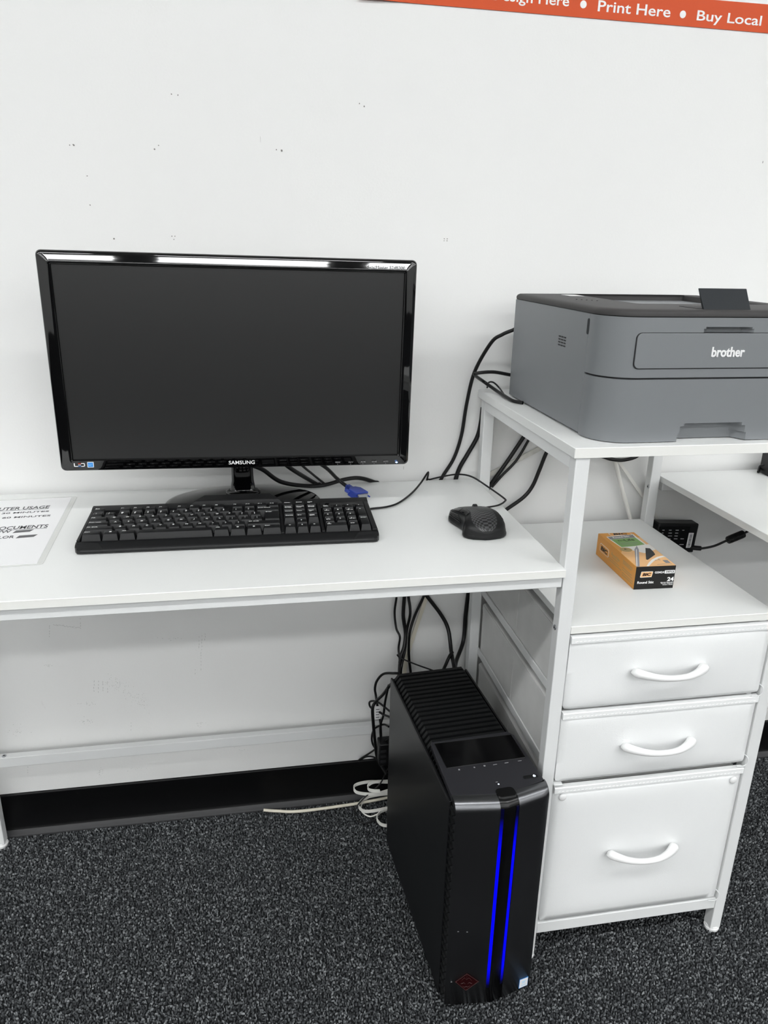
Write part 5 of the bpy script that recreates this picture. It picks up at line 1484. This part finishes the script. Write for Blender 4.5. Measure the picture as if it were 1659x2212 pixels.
make('cord', MB().tube(PATHS['kb_cord'], .0019, 8, 7), M_CABLE, kb, True, angle=60)
make('cord', MB().tube(PATHS['mouse_cord'], .0017, 8, 7), M_CABLE, mo, True, angle=60)
cable('power_cable', 'black cord bowing out from the back of the printer down behind the desk', 'cord', [('printer_power', .0035, M_CABLE, 'cord')])
t = cable('usb_cable', 'thick black cable looped on the printer shelf beside the printer', 'cable', [('usb_loop', .0032, M_CABLE, 'cord'), ('usb_thin', .0016, M_CABLE, 'tie')])
cable('power_cable', 'black cord running down the wall behind the left back post of the cabinet', 'cord', [('post_cable', .0046, M_CABLE, 'cord')])
cable('power_cable', 'thick black cord slanting down the wall under the printer shelf, next to the thin one', 'cord', [('shelf_a', .0042, M_CABLE, 'cord')])
cable('usb_cable', 'thin black cable slanting down the wall under the printer shelf', 'cable', [('shelf_b', .0028, M_CABLE, 'cord')])
cable('power_cable', 'black cord curving from under the printer shelf to the right edge of the desk', 'cord', [('shelf_c', .0041, M_CABLE, 'cord')])
cable('power_cable', 'round white cord hanging behind the middle shelf', 'cord', [('white_cord', .0048, M_WCABLE, 'cord')])
cable('network_cable', 'flat white cable slanting behind the right back post of the cabinet', 'cable', [('white_flat', (.0065, .002), M_WCABLE, 'cord')])
cable('power_cable', 'black cord loop hanging just under the printer shelf', 'cord', [('loopu', .0038, M_CABLE, 'cord')])
cable('power_cable', 'black cord sagging from the monitor and rising again over the back of the desk', 'cord', [('mon_a', .0040, M_CABLE, 'cord')])
cable('video_cable', 'thicker of the two straight black cables between monitor and wall', 'cable', [('mon_b', .0040, M_CABLE, 'cord')])
cable('audio_cable', 'thinner of the two straight black cables between monitor and wall', 'cable', [('mon_c', .0024, M_CABLE, 'cord')])

# monitor cable that ends in a loose blue plug behind the keyboard
vg = cable('video_cable', 'black monitor cable ending in a loose blue plug behind the keyboard', 'cable', [('vga', .0034, M_CABLE, 'cord')])
d = Vector((.55, -.80, -.20)).normalized()
P0 = Vector((-.2735, -.1080, .7862))
w = Vector((d.y, -d.x, 0)).normalized()
w = (w + Vector((0, 0, .12))).normalized()
MV = frame(P0, d, -w)        # x along the plug, y across, z up


def plug(name, mb, m):
    return make(name, mb.xform(MV), m, vg, True, bevel=.0008)


for i in range(4):
    plug('strain_relief', MB().box(.0005 + .0040 * i, .0033 + .0040 * i, -.0052, .0052, -.0048, .0048), M_BLUE)
plug('strain_relief', MB().box(.0, .0150, -.0040, .0040, -.0036, .0036), M_BLUE)
plug('plug_shell', MB().prism([(.0135, -.0065), (.0200, -.0150), (.0400, -.0155), (.0400, .0155), (.0200, .0150), (.0135, .0065)], 'z', -.0065, .0065), M_BLUE)
plug('plug_face', MB().box(.0400, .0445, -.0120, .0120, -.0045, .0045), M_ZINC)
for s in (-1, 1):
    plug('thumb_screw', MB().tube([(.0120, s * .0140, 0), (.0240, s * .0140, 0)], .0034, 10, 0), M_BLUE)
    plug('thumb_screw', MB().tube([(.0390, s * .0138, 0), (.0480, s * .0138, 0)], .0014, 8, 0), M_BLUE)

# bundle that drops from the desk to the back of the tower
G = 'cables dropping behind the computer tower'
cable('power_cable', 'thin black cord with a kink, beside the bundle dropping from the desk to the tower', 'cord', [('ba', .0024, M_CABLE, 'cord')], G)
cable('power_cable', 'thick straight black cord in the bundle dropping from the desk to the tower', 'cord', [('bb', .0040, M_CABLE, 'cord')], G)
cable('video_cable', 'black cable bulging away from the bundle dropping from the desk to the tower', 'cable', [('bc', .0030, M_CABLE, 'cord')], G)
cable('video_cable', 'black cable slanting into the bundle beside the cream cable', 'cable', [('bd', .0030, M_CABLE, 'cord')], G)
cable('phone_cable', 'cream flat cable slanting down the wall behind the computer tower', 'cable', [('be', (.0085, .002), M_CREAM, 'cord')], G)
cable('power_cable', 'thick black cord curving down onto the back of the computer tower', 'cord', [('bf', .0042, M_CABLE, 'cord')], G)
cable('power_cable', 'thick black cord hanging beside the left back post down to the tower', 'cord', [('bg', .0045, M_CABLE, 'cord'), ('bi2', .0036, M_CABLE, 'loop')], G)
cable('cable_tie', 'thin black cord tied across the cable bundle to the tower', 'cord', [('bh', .0016, M_CABLE, 'cord')], G)
lt = cable('power_cable', 'black cord with a white wrap label looping out beside the tower', 'cord', [('li', .0027, M_CABLE, 'cord')], G)
lb = MB()
mA = frame((-.2075, -.0665, .2520), (1, 0, .0), (-.04, 0, 1))
make('wrap_label', MB().box(0, .0125, 0, .0315, 0, .0012).xform(mA), M_LABEL, lt, True)
for i in range(4):
    make('label_print', MB().box(.0025, .0100, .004 + .0065 * i, .0058 + .0065 * i, .0012, .0014).xform(mA), M_INKG, lt, True, smooth=False)
cable('power_cable', 'thickest black cord bending down the wall past the baseboard beside the tower', 'cord', [('lj', .0034, M_CABLE, 'cord')], G)
cable('usb_cable', 'black cable close along the side of the tower back', 'cable', [('lk', .0025, M_CABLE, 'cord')], G)
cable('usb_cable', 'thin black cable making a small loop over the low desk rail', 'cable', [('ll', .0022, M_CABLE, 'cord'), ('lm', .0024, M_CABLE, 'branch')], G)
cable('usb_cable', 'black cable making a long loop across the end of the low desk rail', 'cable', [('ln', .0022, M_CABLE, 'cord')], G)
cable('usb_cable', 'thin black cable poking out along the top of the baseboard', 'cable', [('lo', .0021, M_CABLE, 'cord')], G)
cable('usb_cable', 'thin black cable curling on the carpet around the white coil', 'cable', [('bthin', .0017, M_CABLE, 'cord')], G)
cable('phone_cable', 'cream round cable lying along the foot of the baseboard', 'cable', [('cream', .0034, M_CREAM, 'cord')])
cable('network_cable', 'coiled flat white network cable on the carpet behind the tower', 'cable',
      [('w1', (.0075, .0018), M_WCABLE, 'coil'), ('w2', (.0075, .0018), M_WCABLE, 'coil'), ('w3', (.0075, .0018), M_WCABLE, 'coil'), ('w4', .0016, M_WCABLE, 'coil'), ('w5', (.0075, .0018), M_WCABLE, 'coil')])

# black power block wedged behind the tower
br = thing('power_block', 'black power block wedged among the cables behind the tower', 'power block', (-.175, -.078, 0))
make('body', MB().box(-.201, -.150, -.094, -.064, .150, .206), M_BLACKP, br, True, bevel=.003)
for i in range(3):
    make('socket_ridge', MB().box(-.198, -.186, -.0950, -.0935, .1600 + .013 * i, .1665 + .013 * i), M_HOLE, br, True)
make('lower_body', MB().box(-.176, -.140, -.090, -.066, .0, .150), M_BLACKP, br, True, bevel=.003)

# laptop style power adapter hanging behind the cabinet, with its cord and ferrite
ad = thing('power_adapter', 'black power adapter with a printed label hanging behind the cabinet', 'adapter', (.439, -.036, .60), (0, R(3.0), 0))
make('body', MB().box(-.0462, .0480, -.0150, .0140, -.006, .0605), M_BLACKP, ad, bevel=.003)
make('spec_label', MB().box(-.044, .028, -.0153, -.0149, .000, .0540), M_GLOSS, ad, smooth=False)
make('barcode_label', MB().box(.0275, .0390, -.0155, -.0149, .006, .0400), M_LABEL, ad, smooth=False)
z = .0080
while z < .038:
    hh = rnd.choice((.0006, .001, .0014))
    make('barcode_bar', MB().box(.0305, .0365, -.0157, -.0152, z, z + hh), M_INK, ad, smooth=False)
    z += hh + rnd.choice((.0008, .0012))
for c_ in range(4):
    for r_ in range(7):
        if rnd.random() < .8:
            x = -.036 + .0155 * c_
            make('label_print', MB().box(x, x + rnd.uniform(.004, .011), -.0155, -.0149, .006 + .0065 * r_, .0078 + .0065 * r_), M_GREYPRINT, ad, smooth=False)
make('strain_relief', MB().tube([(.4850, -.044, .6010), (.5050, -.0475, .5995)], .0052, 10, 0), M_CABLE, ad, True)
make('cord', MB().tube(PATHS['adapter_cord'], .0026, 8, 7), M_CABLE, ad, True)
f0, f1 = Vector((.5640, -.050, .6160)), Vector((.6010, -.050, .6300))
fe = make('ferrite', MB().tube([f0, f0.lerp(f1, .04), f0.lerp(f1, .05), f0.lerp(f1, .95), f0.lerp(f1, .96), f1], lambda s: .0085 if .1 < s < .9 else .0072, 14, 0), M_CABLE, ad, True)
for i in range(9):
    q = f0.lerp(f1, .16 + .085 * i)
    q2 = f0.lerp(f1, .19 + .085 * i)
    make('ferrite_rib', MB().tube([q, q2], .0089, 14, 0).xform(ad.matrix_basis.inverted()), M_CABLE, fe)

# power block on the second desk, at the edge of the picture
sp = thing('power_block', 'black power block with a white label standing on the second desk', 'power block', (.650, -.052, ZD), (0, 0, R(-6)))
make('body', MB().box(-.030, .040, -.018, .018, .0, .052), M_BLACKP, sp, bevel=.003)
make('spec_label', MB().box(-.0290, .020, -.0184, -.0178, .018, .0500), M_LABEL, sp, smooth=False)
for i in range(4):
    make('label_print', MB().box(-.026, .010, -.0187, -.0183, .024 + .006 * i, .0262 + .006 * i), M_INKG, sp, smooth=False)
make('cord', MB().tube(PATHS['rightcord'], .0028, 8, 6), M_CABLE, sp, True)
